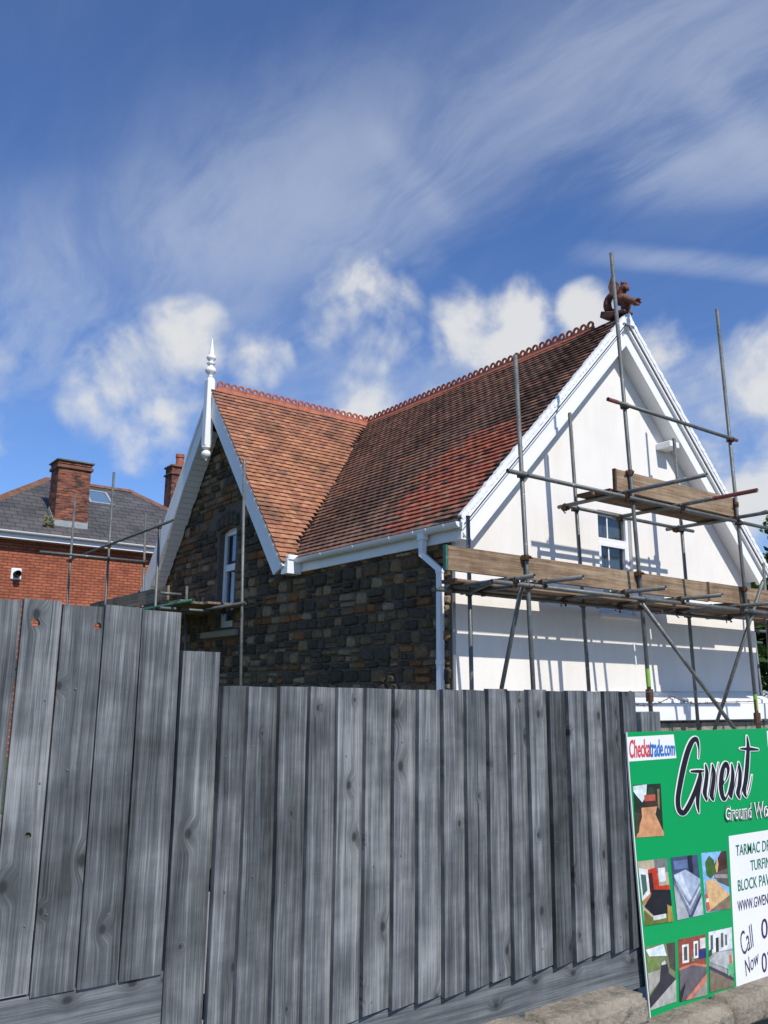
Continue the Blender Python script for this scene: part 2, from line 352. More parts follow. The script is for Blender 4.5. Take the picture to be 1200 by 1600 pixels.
t.l.new(mx.outputs[0], t.n['Material Output'].inputs[0]); M_leaf = m
M_bark = plain('bark', (.10, .08, .06), .95, var=.4, scale=12, bmp=.02)

# ================================================================== SETTING
def struct(name, mb, m): return tag(mb.build(name, m), None, None, kind='structure')
g = MB(); g.poly([(-400, -400, 0), (400, -400, 0), (400, 400, 0), (-400, 400, 0)]); struct('ground', g, M_grass)
g = MB(); g.poly([(-60, -7, .004), (60, -7, .004), (60, .9, .004), (-60, .9, .004)]); struct('road', g, M_asph)
g = MB(); g.box((-60, .9, 0), (60, 2.36, .11)); struct('pavement', g, M_pave)
g = MB(); g.box((-60, .78, 0), (60, .897, .12)); struct('kerb', g, M_sand)
g = MB(); g.poly([(-2, 2.75, .006), (30, 2.75, .006), (30, 7.3, .006), (-2, 7.3, .006)]); struct('yard', g, M_pave)

# ================================================================== COTTAGE
X0, X1, Xr = 6.635, 13.037, 9.797
Yg, Yb = 7.60, 17.6
ZR = 5.455 + EYE; ZE = 2.0035 + EYE
OG, OE, OC = .306, .112, .361
Yc, WC = 13.8535, 2.80; ZF = 1.9443 + EYE
XE, XC = X0-OE, X0-OC
T1 = (ZR-ZE)/(Xr-XE); T2 = (ZR-ZF)/WC
XE2 = Xr+(Xr-XE)
cot = thing('cottage', 'gabled cottage with orange clay tile roof, dark stone side and white rendered gable', 'house', (Xr, 12.5, 0))
zmain = lambda X: ZR - T1*abs(Xr-X)
zcross = lambda Y: ZR - T2*abs(Yc-Y)

# walls ------------------------------------------------------------
WX = (9.30, 10.03, 1.06+EYE, 2.545+EYE)       # window in the white gable: x0,x1,z0,z1
def wall_with_hole(pts, hole, vec):
    b = bmesh.new(); ed = []
    for loop in (pts, hole):
        vs = [b.verts.new(p) for p in loop]
        for i in range(len(vs)): ed.append(b.edges.new((vs[i], vs[(i+1) % len(vs)])))
    r = bmesh.ops.triangle_fill(b, use_beauty=True, edges=ed)
    fs = [f for f in r['geom'] if isinstance(f, bmesh.types.BMFace)]
    ex = bmesh.ops.extrude_face_region(b, geom=fs)
    bmesh.ops.translate(b, vec=vec, verts=[v for v in ex['geom'] if isinstance(v, bmesh.types.BMVert)])
    bmesh.ops.recalc_face_normals(b, faces=b.faces); return b
def build_bm(name, b, m, parent, org=None):
    org = WLOC[parent.name] if org is None else V(org)
    bmesh.ops.translate(b, vec=-org, verts=b.verts); me = bpy.data.meshes.new(name); b.to_mesh(me); b.free(); me.materials.append(m)
    return link(bpy.data.objects.new(name, me), parent, org)
x0, x1, z0, z1 = WX
b = wall_with_hole([(X0, Yg, 0), (X1, Yg, 0), (X1, Yg, zmain(X1)-.14), (Xr, Yg, ZR-.14), (X0, Yg, zmain(X0)-.14)],
                   [(x0, Yg, z0), (x0, Yg, z1), (x1, Yg, z1), (x1, Yg, z0)], (0, .30, 0))
build_bm('rendered_gable_wall', b, M_render, cot)
WY = (13.27, 13.92, 1.10+EYE, 2.86+EYE)       # window in the stone gable
y0, y1, z0, z1 = WY
arch = [(X0, y0, z0), (X0, y1, z0), (X0, y1, z1-.06), (X0, (y0+y1)/2+.1, z1), (X0, (y0+y1)/2-.1, z1), (X0, y0, z1-.06)]
b = wall_with_hole([(X0, Yg+.302, 0), (X0, Yb, 0), (X0, Yb, ZE-.1), (X0, Yc+WC-.2, ZF-.1), (X0, Yc, ZR-.2), (X0, Yc-WC+.2, ZF-.1), (X0, Yg+.302, ZE-.1)], arch, (.35, 0, 0))
swall = build_bm('stone_side_wall', b, M_mortar, cot)
MB().box((X1-.3, Yg+.302, 0), (X1, Yb, ZE-.1)).build('rear_side_wall', M_render, cot)
MB().prism([(X0+.352, Yb-.3, 0), (X1-.302, Yb-.3, 0), (X1-.302, Yb-.3, zmain(X1)-.15), (Xr, Yb-.3, ZR-.2), (X0+.352, Yb-.3, zmain(X0+.352)-.15)], (0, .28, 0)).build('rear_gable_wall', M_render, cot)
MB().box((X0+.36, Yg+.31, ZE-.7), (X1-.31, Yb-.31, ZE-.5)).build('upper_floor', M_boardY, cot)

# stones of the side wall: coursed rubble, pieces proud of the mortar
def stone_tone():
    k = random.random()
    if k < .34: c = (.060, .055, .049)
    elif k < .60: c = (.105, .084, .06)
    elif k < .82: c = (.150, .115, .078)
    elif k < .91: c = (.19, .165, .13)
    elif k < .96: c = (.15, .08, .04)
    else: c = (.20, .17, .12)
    j = rnd(.85, 1.3)*1.12; return (c[0]*j*1.16, c[1]*j*1.02, c[2]*j*.84)
def stone_shape(w_, h_, d_):                # local: y across, z up, -x out of the wall; corners knocked off
    mb = MB(); j = lambda s: rnd(-s, s)
    a = .5*w_; c = .5*h_; k = min(a, c)*rnd(.25, .6)
    ol = [(-a+k, -c), (a-k, -c), (a, -c+k), (a, c-k), (a-k, c), (-a+k, c), (-a, c-k), (-a, -c+k)]
    ol = [(y+j(.012), z+j(.010)) for y, z in ol]; n = 8
    e1, e2 = 1-.006/a, 1-.020/max(a, .05)
    f1, f2 = 1-.006/c, 1-.020/max(c, .05)
    rings = [[(.0, y, z) for y, z in ol], [(-d_*.62, y*e1, z*f1) for y, z in ol], [(-d_+j(.006), y*max(.4, e2)+j(.005), z*max(.4, f2)+j(.004)) for y, z in ol]]
    mb.v = [V(p) for r_ in rings for p in r_]
    for r0 in (0, n):
        for i in range(n): mb.f.append([r0+i, r0+n+i, r0+n+(i+1) % n, r0+(i+1) % n]); mb.m.append(0)
    mb.f.append([2*n+i for i in range(n)][::-1]); mb.m.append(0)
    return mb
def in_stone(y, z, w_, h_):
    top = (ZE-.13) if y < Yc-WC+.3 else min(zcross(y-w_/2), zcross(y+w_/2))-.16
    if z+h_/2 > top+.12 or y-w_/2 < Yg-.02: return False
    if y+w_/2 > y0-.02 and y-w_/2 < y1+.02 and z+h_/2 > z0-.16 and z-h_/2 < z1+.02: return False
    if y+w_/2 > y0-.16 and y-w_/2 < y1+.16 and z+h_/2 > z1-.08 and z-h_/2 < z1+.30: return False
    return True
stones = []; z = .9
while z < ZR-.2:
    h_ = random.choice((.09, .12, .14, .16, .19, .21)); y = Yg + .01 + rnd(0, .05)
    while y < Yc+WC:
        w_ = rnd(.13, .36) if h_ < .17 else rnd(.16, .40)
        if h_ > .15 and random.random() < .35:
            sp = rnd(.4, .6)*h_
            cand = [(y+w_/2, z+sp/2, w_, sp), (y+w_/2, z+sp+(h_-sp)/2, w_, h_-sp)]
            if random.random() < .4 and w_ > .22: cand = [(y+w_/4, z+sp/2, w_/2, sp), (y+w_*.75, z+sp/2, w_/2, sp), cand[1]]
        else: cand = [(y+w_/2, z+h_/2, w_, h_)]
        for c in cand:
            if in_stone(*c): stones.append((c[0]+rnd(-.004, .004), c[1]+rnd(-.004, .004), c[2]-rnd(.016, .034), c[3]-rnd(.014, .026)))
        y += w_
    z += h_
rank = []
for s_ in stones:
    u, v_, dpt = px((X0, s_[0], s_[1])); rank.append((-(s_[2]*s_[3])/dpt**2 if v_ < 1072 else 1, s_))
rank.sort(key=lambda r: r[0])
SM = {}
for cls, (w_, h_) in enumerate(((.20, .10), (.26, .13), (.30, .16), (.22, .16), (.36, .15), (.16, .12))):
    for k in range(8):
        mb = stone_shape(w_, h_, .045); tn = stone_tone(); mb.c = [tn]*len(mb.v); SM[cls, k] = (mb.mesh('stone', M_stone), w_, h_)
KEYS = list(SM)
fld = MB()
for i, (r, (y, z, w_, h_)) in enumerate(rank):
    if i < 300:
        asp = w_/h_; best = sorted(KEYS, key=lambda k: abs(math.log((SM[k][1]/SM[k][2])/asp)) + rnd(0, .35))[0]
        me, mw, mh = SM[best]
        M = Matrix.Translation((X0+.004, y, z)) @ Matrix.Rotation(rnd(-.03, .03), 4, 'X') @ Matrix.Diagonal((rnd(.6, 1.2), w_/mw, h_/mh, 1))
        inst('stone', me, swall, M)
    else:
        mb = stone_shape(w_, h_, rnd(.025, .05)); tn = stone_tone(); k = len(fld.v)
        fld.v += [p + V((X0+.004, y, z)) for p in mb.v]; fld.f += [[k+q for q in f] for f in mb.f]; fld.c += [tn]*len(mb.v); fld.m += mb.m
o = fld.build('rubble_stonework', M_stone, swall); o['kind'] = 'stuff'
# voussoirs over the stone gable window
for k in range(5):
    yy = y0-.10 + (y1-y0+.2)*(k+.5)/5; hh = .27 - abs(k-2)*.025
    mb = stone_shape((y1-y0+.2)/5-.014, hh, .055); tn = (.105*rnd(.7, 1.1), .085*rnd(.7, 1.1), .06); mb.c = [tn]*len(mb.v)
    mb.v = [p + V((X0+.004, yy, z1+.02+hh/2-(.04 if k in (0, 4) else 0))) for p in mb.v]; mb.build('arch_stone', M_stone, swall)
MB().box((X0-.005, Yg+.006, .01), (X0+.01, Yg+.31, ZE-.11)).build('quoin_bedding', M_mortar, swall)
# dark rough quoin strip near the corner and metal render bead
MB().box((X0-.012, Yg-.014, .02), (X0+.028, Yg+.004, ZE-.12)).build('corner_bead', M_nail, cot)

# roof -------------------------------------------------------------
def slab(pts, n, th): return MB().prism([V(p) for p in pts], V(n).normalized()*-th)
def nrm(a): return V(a).normalized()
N1 = nrm((-T1, 0, 1)); N1r = nrm((T1, 0, 1)); N2 = nrm((0, -T2, 1)); N2b = nrm((0, T2, 1))
S1 = nrm((1, 0, T1)); S2 = nrm((0, 1, T2))
dn = .028                                    # underlay sits below the tiles
mb = MB()
YF = Yg-OG+.02
Yv = Yc-(ZR-ZE)/T2
for pts, n in (([(XE, YF, ZE), (XE, Yv, ZE), (Xr, Yc, ZR), (Xr, YF, ZR)], N1), ([(XE, 2*Yc-Yv, ZE), (XE, Yb+.2, ZE), (Xr, Yb+.2, ZR), (Xr, Yc, ZR)], N1)):
    q = [V(p)-n*dn for p in pts]; mb.prism(q, -n*.05)
q = [V(p)-N2*dn for p in [(XC+.01, Yc-WC, ZF), (Xr, Yc-WC, ZF), (Xr, Yc, ZR), (XC+.01, Yc, ZR)]]
xv = Xr-(ZR-ZF)/T1                            # valley foot
q = [V(p)-N2*dn for p in [(XC+.01, Yc-WC, ZF), (xv, Yc-WC, ZF), (Xr, Yc, ZR), (XC+.01, Yc, ZR)]]; mb.prism(q, -N2*.05)
roof = mb.build('roof', M_dark, cot, fix=True)
q = [V(p) for p in [(XE2, YF, ZE), (Xr, YF, ZR), (Xr, Yb+.2, ZR), (XE2, Yb+.2, ZE)]]
MB().prism(q, -N1r*.06).build('street_far_slope', M_slope, roof, fix=True)
q = [V(p) for p in [(XC+.01, Yc+WC, ZF), (XC+.01, Yc, ZR), (Xr, Yc, ZR), (xv, Yc+WC, ZF)]]
MB().prism(q, -N2b*.06).build('rear_cross_slope', M_slope, roof, fix=True)

def tile_geo(wd, ln, j=1.):                  # local: x along course, y up slope, z out
    mb = MB(); a = wd/2; th = .017; lo = .034; cam_ = .003
    j_ = lambda s: rnd(-s, s)*j
    for zoff in (th, 0):
        for yy, zb in ((0, lo), (ln, 0)):
            for xx, zc in ((-a, 0), (0, cam_), (a, 0)):
                mb.v.append(V((xx+j_(.002), yy+(j_(.004) if yy == 0 else 0), zb+zc+zoff+j_(.0025))))
    for f in ((0, 1, 4, 3), (1, 2, 5, 4), (6, 7, 1, 0), (7, 8, 2, 1), (6, 0, 3, 9), (2, 8, 11, 5)): mb.f.append(list(f)); mb.m.append(0)
    return mb
def jit(c, s=.07):
    k = rnd(1-s, 1+s); return (c[0]*k*rnd(.96, 1.05), c[1]*k*rnd(.95, 1.05), c[2]*k)
BR = [(.215, .125, .088), (.19, .112, .08), (.235, .13, .088), (.165, .10, .075), (.20, .115, .08)]
RD = [(.36, .115, .07), (.33, .105, .065), (.38, .125, .075), (.29, .10, .066)]
ORG = [(.375, .178, .10), (.345, .16, .09), (.40, .195, .11), (.315, .145, .085), (.355, .168, .096)]
OD = [(.29, .14, .09), (.25, .125, .082), (.32, .15, .092)]
patch = [(x/2.857+540, y/2.857+480) for x, y in ((170, 1060), (200, 990), (260, 880), (340, 775), (480, 640), (560, 595), (660, 560), (770, 510), (790, 610), (690, 700), (640, 780), (560, 850), (520, 910), (430, 940), (330, 985))]
def inpoly(x, y, P):
    c = False
    for (a, b_), (d, e) in zip(P, P[1:]+P[:1]):
        if (b_ > y) != (e > y) and x < (d-a)*(y-b_)/(e-b_)+a: c = not c
    return c
tiles = []
TW, GA = .168, .1055
def slope_tiles(base, U, S, N, length, umax, keep, tone):
    rows = int(length/GA)
    for r in range(rows+1):
        s = r*GA; off = (r % 2)*TW/2; sag = 0
        nu = int(umax/TW)+2
        for c in range(-1, nu):
            u = c*TW+off
            uu = min(max(u, TW/2*.9), umax-TW/2*.9) if (u < TW/2 or u > umax-TW/2) else u
            if abs(uu-u) > TW*.55: continue
            wob = mnoise.noise(V((u*.8, s*.9, 3.3)))*.012
            p = base + U*uu + S*(s + mnoise.noise(V((u*1.1, r*.9, 0)))*.006) + N*(wob-.012)
            if not keep(p): continue
            tiles.append((p, U, S, N, tone(p, s/length)))
def tone_main(p, k):
    x, y, _ = px(p)
    nz = mnoise.noise(V((p.y*.8, p.z*.8, 1)))
    if inpoly(x+rnd(-14, 14), y+rnd(-7, 7), patch) and random.random() < .9: return jit(random.choice(RD))
    c = jit(random.choice(BR))
    if p.y < 8.1+nz*.5 and random.random() < .75: c = tuple(q*.62 for q in c)
    if nz > .18: c = tuple(q*.7 for q in c)
    if random.random() < .06: c = jit((.27, .13, .08))
    return c
def tone_cross(p, k):
    nz = mnoise.noise(V((p.x*.9+4, p.z*.7, 7)))
    pr = .12 + max(0, k-.55)*1.1 + max(0, nz)*.7
    return jit(random.choice(OD)) if random.random() < pr else jit(random.choice(ORG))
U1 = V((0, -1, 0)); L1 = math.hypot(Xr-XE, ZR-ZE)
b0 = V((XE-.05, Yb+.2, ZE-.05*T1)); L1e = L1+.05*math.hypot(1, T1)
slope_tiles(b0, U1, S1, N1, L1e-.03, Yb+.2-(Yg-OG+.012), lambda p: (p.y < Yc and p.z >= zcross(p.y)-.03) if p.y > Yc-WC-.15 else True, tone_main)
b1 = V((XC-.02, Yc-WC-.04, ZF-.04*T2)); L2 = math.hypot(WC, ZR-ZF)+.04*math.hypot(1, T2)
slope_tiles(b1, V((1, 0, 0)), S2, N2, L2-.03, Xr-XC+.1, lambda p: p.z >= zmain(p.x)-.03 or p.x < XE, tone_cross)
def tmat(p, U, S, N):
    return Matrix(((U.x, S.x, N.x, p.x), (U.y, S.y, N.y, p.y), (U.z, S.z, N.z, p.z), (0, 0, 0, 1)))
rk = []
for t_ in tiles:
    u, v_, dpt = px(t_[0]); fc = abs((t_[0]-V((0, 0, EYE))).normalized().dot(t_[3])); rk.append((-fc/dpt**2 if -10 < u < 1210 else 9, t_))
rk.sort(key=lambda r: r[0])
fld = MB(); cache = {}
def quant(c): return tuple(round(math.log(x)*4) for x in c)
for i, (r, (p, U, S, N, tn)) in enumerate(rk):
    M = tmat(p, U, S, N) @ Matrix.Rotation(rnd(-.012, .012), 4, 'Z') @ Matrix.Rotation(rnd(-.02, .02), 4, 'X')
    if random.random() < .02: M = M @ Matrix.Rotation(rnd(-.05, .05), 4, 'Z') @ Matrix.Translation((0, -.012, .004))
    if i < 300:
        k = (quant(tn), random.randrange(3))
        if k not in cache:
            mb = tile_geo(TW-.004, GA+.055); mb.c = [tn]*len(mb.v); cache[k] = mb.mesh('tile', M_tile)
        inst('tile', cache[k], roof, M)
    else:
        mb = tile_geo(TW-.004, GA+.055); q = len(fld.v)
        fld.v += [M @ v_ for v_ in mb.v]; fld.f += [[q+a for a in f] for f in mb.f]; fld.c += [tn]*len(mb.v); fld.m += mb.m
o = fld.build('tile_courses', M_tile, roof); o['kind'] = 'stuff'

# crested ridge tiles, four loops each
def ridge_tile(ln, loops, pitch):            # local x along ridge, origin on the ridge line
    mb = MB(); h = .16; dx = h*math.cos(pitch); dz = h*math.sin(pitch)
    prof = [(-dx, -dz+.012), (-.02, .0+.02), (.02, .0+.02), (dx, -dz+.012), (dx-.006, -dz-.008), (0, -.012), (-dx+.006, -dz-.008)]
    mb.prism([(0, y, z) for y, z in prof], (ln-.008, 0, 0))
    mb.box((0, -.012, .012), (ln-.008, .012, .055))
    st = (ln-.008)/loops
    for k in range(loops):
        cx_ = st*(k+.5); R, r = st*.46, st*.235; zc = .055+R*.55; n = 14
        A = [(cx_+R*math.cos(a), zc+R*math.sin(a)) for a in (2*math.pi*i/n for i in range(n))]
        B = [(cx_+r*math.cos(a), zc+r*math.sin(a)) for a in (2*math.pi*i/n for i in range(n))]
        q = len(mb.v); th = .012
        for yy in (-th, th): mb.v += [V((x, yy, z)) for x, z in A] + [V((x, yy, z)) for x, z in B]
        for i in range(n):
            j = (i+1) % n
            for f in ((i, j, n+j, n+i), (2*n+j, 2*n+i, 3*n+i, 3*n+j), (j, i, 2*n+i, 2*n+j), (n+i, n+j, 3*n+j, 3*n+i)): mb.f.append([q+e for e in f]); mb.m.append(0)
    return mb
LN = .575
me1 = ridge_tile(LN, 4, math.atan(T2)).mesh('ridge_tile', M_terra); me2 = ridge_tile(LN, 4, math.atan(T1)).mesh('ridge_tile', M_terra)
k = 0; x = XC+.12
while x < Xr-.1:
    inst('ridge_tile', me1, roof, Matrix.Translation((x, Yc+rnd(-.004, .004), ZR+.014+rnd(-.004, .004))) @ Matrix.Rotation(rnd(-.012, .012), 4, 'Y')); x += LN
y = Yg-OG+.62
while y < Yb:
    inst('ridge_tile', me2, roof, Matrix.Translation((Xr+rnd(-.004, .004), y, ZR+.014+rnd(-.004, .004))) @ Matrix.Rotation(math.pi/2, 4, 'Z') @ Matrix.Rotation(rnd(-.012, .012), 4, 'Y')); y += LN
# mortar bed under the ridges
for p, q, U_ in (((XC+.05, Yc, 0), (Xr, Yc, 0), V((0, 1, 0))), ((Xr, Yg-OG+.05, 0), (Xr, Yb, 0), V((1, 0, 0)))):
    mb = MB(); P, Q = V(p), V(q); n = 40
    tt = T2 if U_.y else T1
    for i in range(n):
        a, b_ = P.lerp(Q, i/n), P.lerp(Q, (i+1)/n)
        for s in (-1, 1):
            w_ = .125+rnd(-.012, .012); zt = ZR-w_*tt*.93
            mb.hexa([a+U_*s*.03+V((0, 0, ZR-.02)), b_+U_*s*.03+V((0, 0, ZR-.02)), b_+U_*s*w_+V((0, 0, zt)), a+U_*s*w_+V((0, 0, zt)),
                     a+U_*s*.03+V((0, 0, ZR-.06)), b_+U_*s*.03+V((0, 0, ZR-.06)), b_+U_*s*w_+V((0, 0, zt-.05)), a+U_*s*w_+V((0, 0, zt-.05))])
    mb.build('ridge_mortar', M_sill, roof, fix=True)

# cross gable: barge boards, soffit, finial --------------------------------
A2 = V((XC, Yc, ZR)); 
for s in (-1, 1):
    d = nrm((0, s*WC, -(ZR-ZF))); n = nrm((0, s*(ZR-ZF), WC)); Lr = math.hypot(WC, ZR-ZF)
    def P(a, o, x): return V((x, Yc, ZR)) + d*a + n*o
    mb = MB(); e = .30/math.tan(math.atan2(WC, ZR-ZF))*1.0
    k0 = -.26*(ZR-ZF)/WC*0
    # plumb-cut at the apex against the finial post, square-ish at the foot
    cut = lambda o: -o*d.dot(V((0, 0, -1)))/max(.01, abs(d.y))*0
    apex = lambda o: (o*n.y*s + 0)/(-d.y*s) if False else -o*abs(n.y)/abs(d.y)
    tk = .035
    mb.hexa([P(apex(-.02), -.02, XC), P(apex(-.30), -.30, XC), P(Lr+.02, -.30, XC), P(Lr+.10, -.02, XC),
             P(apex(-.02), -.02, XC+tk), P(apex(-.30), -.30, XC+tk), P(Lr+.02, -.30, XC+tk), P(Lr+.10, -.02, XC+tk)])
    bb = mb.build('barge_board', M_white, cot, fix=True)
    mb = MB(); mb.hexa([P(0, .0, XC-.022), P(apex(-.05), -.05, XC-.022), P(Lr+.07, -.05, XC-.022), P(Lr+.085, .0, XC-.022),
             P(0, .0, XC-.002), P(apex(-.05), -.05, XC-.002), P(Lr+.07, -.05, XC-.002), P(Lr+.085, .0, XC-.002)]); mb.build('moulding', M_white, bb, fix=True)
    a = .72; i = 0
    while a < Lr-.02:
        mb = MB(); w_ = .118; o_ = -.285 + rnd(-.003, .003)
        mb.hexa([P(a, o_, XC+tk+.002), P(a+w_-.008, o_, XC+tk+.002), P(a+w_-.008, o_, X0+rnd(-.055, -.03)), P(a, o_, X0+rnd(-.055, -.03)),
                 P(a, o_+.014, XC+tk+.002), P(a+w_-.008, o_+.014, XC+tk+.002), P(a+w_-.008, o_+.014, X0-.04), P(a, o_+.014, X0-.04)])
        mb.build('soffit_board', M_white, cot, fix=True); a += w_
    # dark deck above the soffit
    mb = MB(); mb.hexa([P(0, -.06, XC+tk+.004), P(Lr, -.06, XC+tk+.004), P(Lr, -.06, X0-.002), P(0, -.06, X0-.002),
                        P(0, -.10, XC+tk+.004), P(Lr, -.10, XC+tk+.004), P(Lr, -.10, X0-.002), P(0, -.10, X0-.002)]); mb.build('roof_deck', M_boardY, cot, fix=True)
# finial post through the apex with turned spire and pendant
px_, py_ = XC-.02, Yc
hz = lambda yy: at(338, yy, 'X', px_).z
mb = MB(); zt = hz(587); zb = hz(690)
mb.box((px_-.075, py_-.075, zb), (px_+.07, py_+.075, zt-.03))
mb.hexa([(px_-.075, py_-.075, zt-.03), (px_+.07, py_-.075, zt-.03), (px_+.07, py_+.075, zt-.03), (px_-.075, py_+.075, zt-.03),
         (px_-.05, py_-.05, zt+.03), (px_+.045, py_-.05, zt+.03), (px_+.045, py_+.05, zt+.03), (px_-.05, py_+.05, zt+.03)])
post = mb.build('finial_post', M_white, cot, bevel=.008)
h1 = hz(526)-zt
prof = [(0, .055), (.05, .045), (.10, .052), (.135, .085), (.18, .105), (.225, .10), (.27, .07), (.30, .045), (.34, .055), (.365, .085), (.39, .05), (.42, .04), (.46, .07), (.495, .09), (.53, .088), (.56, .065), (.585, .05), (.62, .055), (.66, .045), (.80, .028), (.95, .012), (1., .004)]
MB().lathe((px_, py_, zt+.02), [(z_*h1, r*.98) for z_, r in prof], 18).build('turned_spire', M_white, post, smooth=True)
zp = hz(713)
prof = [(0, .012), (.04, .022), (.07, .03), (.10, .055), (.15, .085), (.20, .092), (.25, .075), (.28, .045), (.30, .04), (.33, .075), (.36, .092), (.39, .08)]
L_ = zb-zp
MB().lathe((px_, py_, zp), [(z_/.39*L_, r) for z_, r in prof], 18).build('pendant', M_white, post, smooth=True)

# street gable: layered barge boards, soffit -------------------------------
for s in (-1, 1):
    hw = Xr-XE; d = nrm((s*hw, 0, -(ZR-ZE))); n = nrm((s*(ZR-ZE), 0, hw)); Lr = math.hypot(hw, ZR-ZE)
    def P(a, o, y): return V((Xr, y, ZR)) + d*a + n*o
    apex = lambda o: -o*abs(n.x)/abs(d.x)
    def lay(name, o0, o1, ya, yb, parent, ext=.05):
        mb = MB()
        mb.hexa([P(apex(o0), o0, ya), P(apex(o1), o1, ya), P(Lr+ext, o1, ya), P(Lr+ext, o0, ya),
                 P(apex(o0), o0, yb), P(apex(o1), o1, yb), P(Lr+ext, o1, yb), P(Lr+ext, o0, yb)])
        return mb.build(name, M_white, parent, fix=True)
    yb_ = Yg-OG
    bb = lay('barge_board', -.06, -.30, yb_+.075, yb_+.115, cot)
    lay('crown_moulding', .004, -.055, yb_, yb_+.117, bb, .09)
    lay('bed_moulding', -.057, -.10, yb_+.03, yb_+.073, bb, .07)
    lay('bead', -.255, -.302, yb_+.055, yb_+.073, bb, .03)
    mb = MB(); mb.hexa([P(apex(-.27), -.27, yb_+.117), P(Lr, -.27, yb_+.117), P(Lr, -.27, Yg-.003), P(apex(-.27), -.27, Yg-.003),
                        P(apex(-.25), -.25, yb_+.117), P(Lr, -.25, yb_+.117), P(Lr, -.25, Yg-.003), P(apex(-.25), -.25, Yg-.003)])
    mb.build('soffit', M_white, cot, fix=True)
    if s == -1 or True:                      # ragged mortar fillet along the verge
        mb = MB(); nseg = 110
        pr = [(P(Lr*i/nseg, .046+rnd(-.006, .008), yb_-.008+rnd(-.006, .003))) for i in range(nseg+1)]
        for i in range(nseg):
            a_, b_ = pr[i], pr[i+1]; mb.hexa([a_, b_, b_+V((0, .06, 0)), a_+V((0, .06, 0)), a_-n*.06, b_-n*.06, b_-n*.06+V((0, .06, 0)), a_-n*.06+V((0, .06, 0))])
        mb.build('verge_mortar', M_white, cot, fix=True)
# small white bracket under the right-hand soffit
c = at(1043, 697, 'Y', Yg-.14); MB().box((c.x-.10, Yg-.26, c.z-.05), (c.x+.13, Yg-.002, c.z+.05)).build('purlin_end', M_white, cot, bevel=.012)

# eaves: fascia, gutter, downpipe ------------------------------------------
XG = XE-.052; ya, yb2 = Yg-OG+.02, Yc-WC+.05
fas = MB().box((XE+.03, Yg-.25, ZE-.23), (XE+.055, yb2+.06, ZE-.02)).build('fascia', M_upvc, cot, bevel=.004)
MB().box((XE+.057, Yg-.25, ZE-.225), (X0-.002, yb2+.05, ZE-.207)).build('eaves_soffit', M_upvc, cot)
def gutter_prof(r, n=12): return [(XG + r*math.cos(math.pi + math.pi*i/n), ZE-.045 + r*math.sin(math.pi + math.pi*i/n)) for i in range(n+1)]
def gutter_run(name, y_a, y_b, r, th, parent, closed=True):
    mb = MB(); o_ = gutter_prof(r); i_ = gutter_prof(r-th)[::-1]; ring = o_+i_; mb.prism([(x, y_a, z) for x, z in ring], (0, y_b-y_a, 0))
    return mb
gut = gutter_run('gutter', ya-.02, yb2, .062, .006, cot).build('gutter', M_upvc, cot, fix=True)
for yy in (ya-.035, yb2):                     # stop ends
    MB().prism([(x, yy, z) for x, z in gutter_prof(.066)], (0, .014, 0)).build('stop_end', M_upvc, gut, fix=True)
for xpx in (1010, 437.5+18, 505, 555, 612, 649, 669, 697):
    if xpx > 900: continue
    p = at(xpx, 850, 'X', XG); gutter_run('b', p.y-.022, p.y+.022, .069, .006, gut).build('gutter_bracket', M_upvc, gut, fix=True)
po = at(660, 850, 'X', XG); yd = po.y
pd = at(688, 1000, 'X', X0-.075); hw = .034
mb = MB()
def sq(a, b_, w_=.034):
    a, b_ = V(a), V(b_); d = (b_-a).normalized(); X_ = V((1, 0, 0)); 
    if abs(d.z) < .99: X_ = d.cross(V((d.y, -d.x, 0)).normalized() if math.hypot(d.x, d.y) > .01 else V((1, 0, 0))).normalized()
    Y_ = d.cross(X_); mb.obox((a+b_)/2, (X_, Y_, d), (w_, w_, (b_-a).length/2))
zo = ZE-.10; z2 = at(665, 868, 'X', XG).z; z3 = at(686, 888, 'X', X0-.075).z
sq((XG, yd, zo), (XG, yd, z2)); sq((XG, yd, z2+.02), (X0-.075, pd.y, z3-.02)); sq((X0-.075, pd.y, z3), (X0-.075, pd.y, .02))
dp = mb.build('downpipe', M_upvc, cot, fix=True)
for zc in (z3-.03, z3-1.1, .7): MB().box((X0-.075-.042, pd.y-.042, zc-.03), (X0-.075+.042, pd.y+.042, zc+.03)).build('pipe_collar', M_upvc, dp, bevel=.004)
MB().box((XG-.045, yd-.06, zo-.07), (XG+.045, yd+.06, zo+.03)).build('gutter_outlet', M_upvc, gut, bevel=.008)

MB().box((XC+.037, Yc-WC-.13, ZE-.27), (XE+.028, Yc-WC+.06, ZE-.05)).build('eaves_box', M_upvc, cot, bevel=.004)
MB().box((XC+.045, Yc-WC-.15, ZE-.075), (XG+.03, Yc-WC-.05, ZE+.01)).build('gutter_union', M_upvc, gut, bevel=.015)
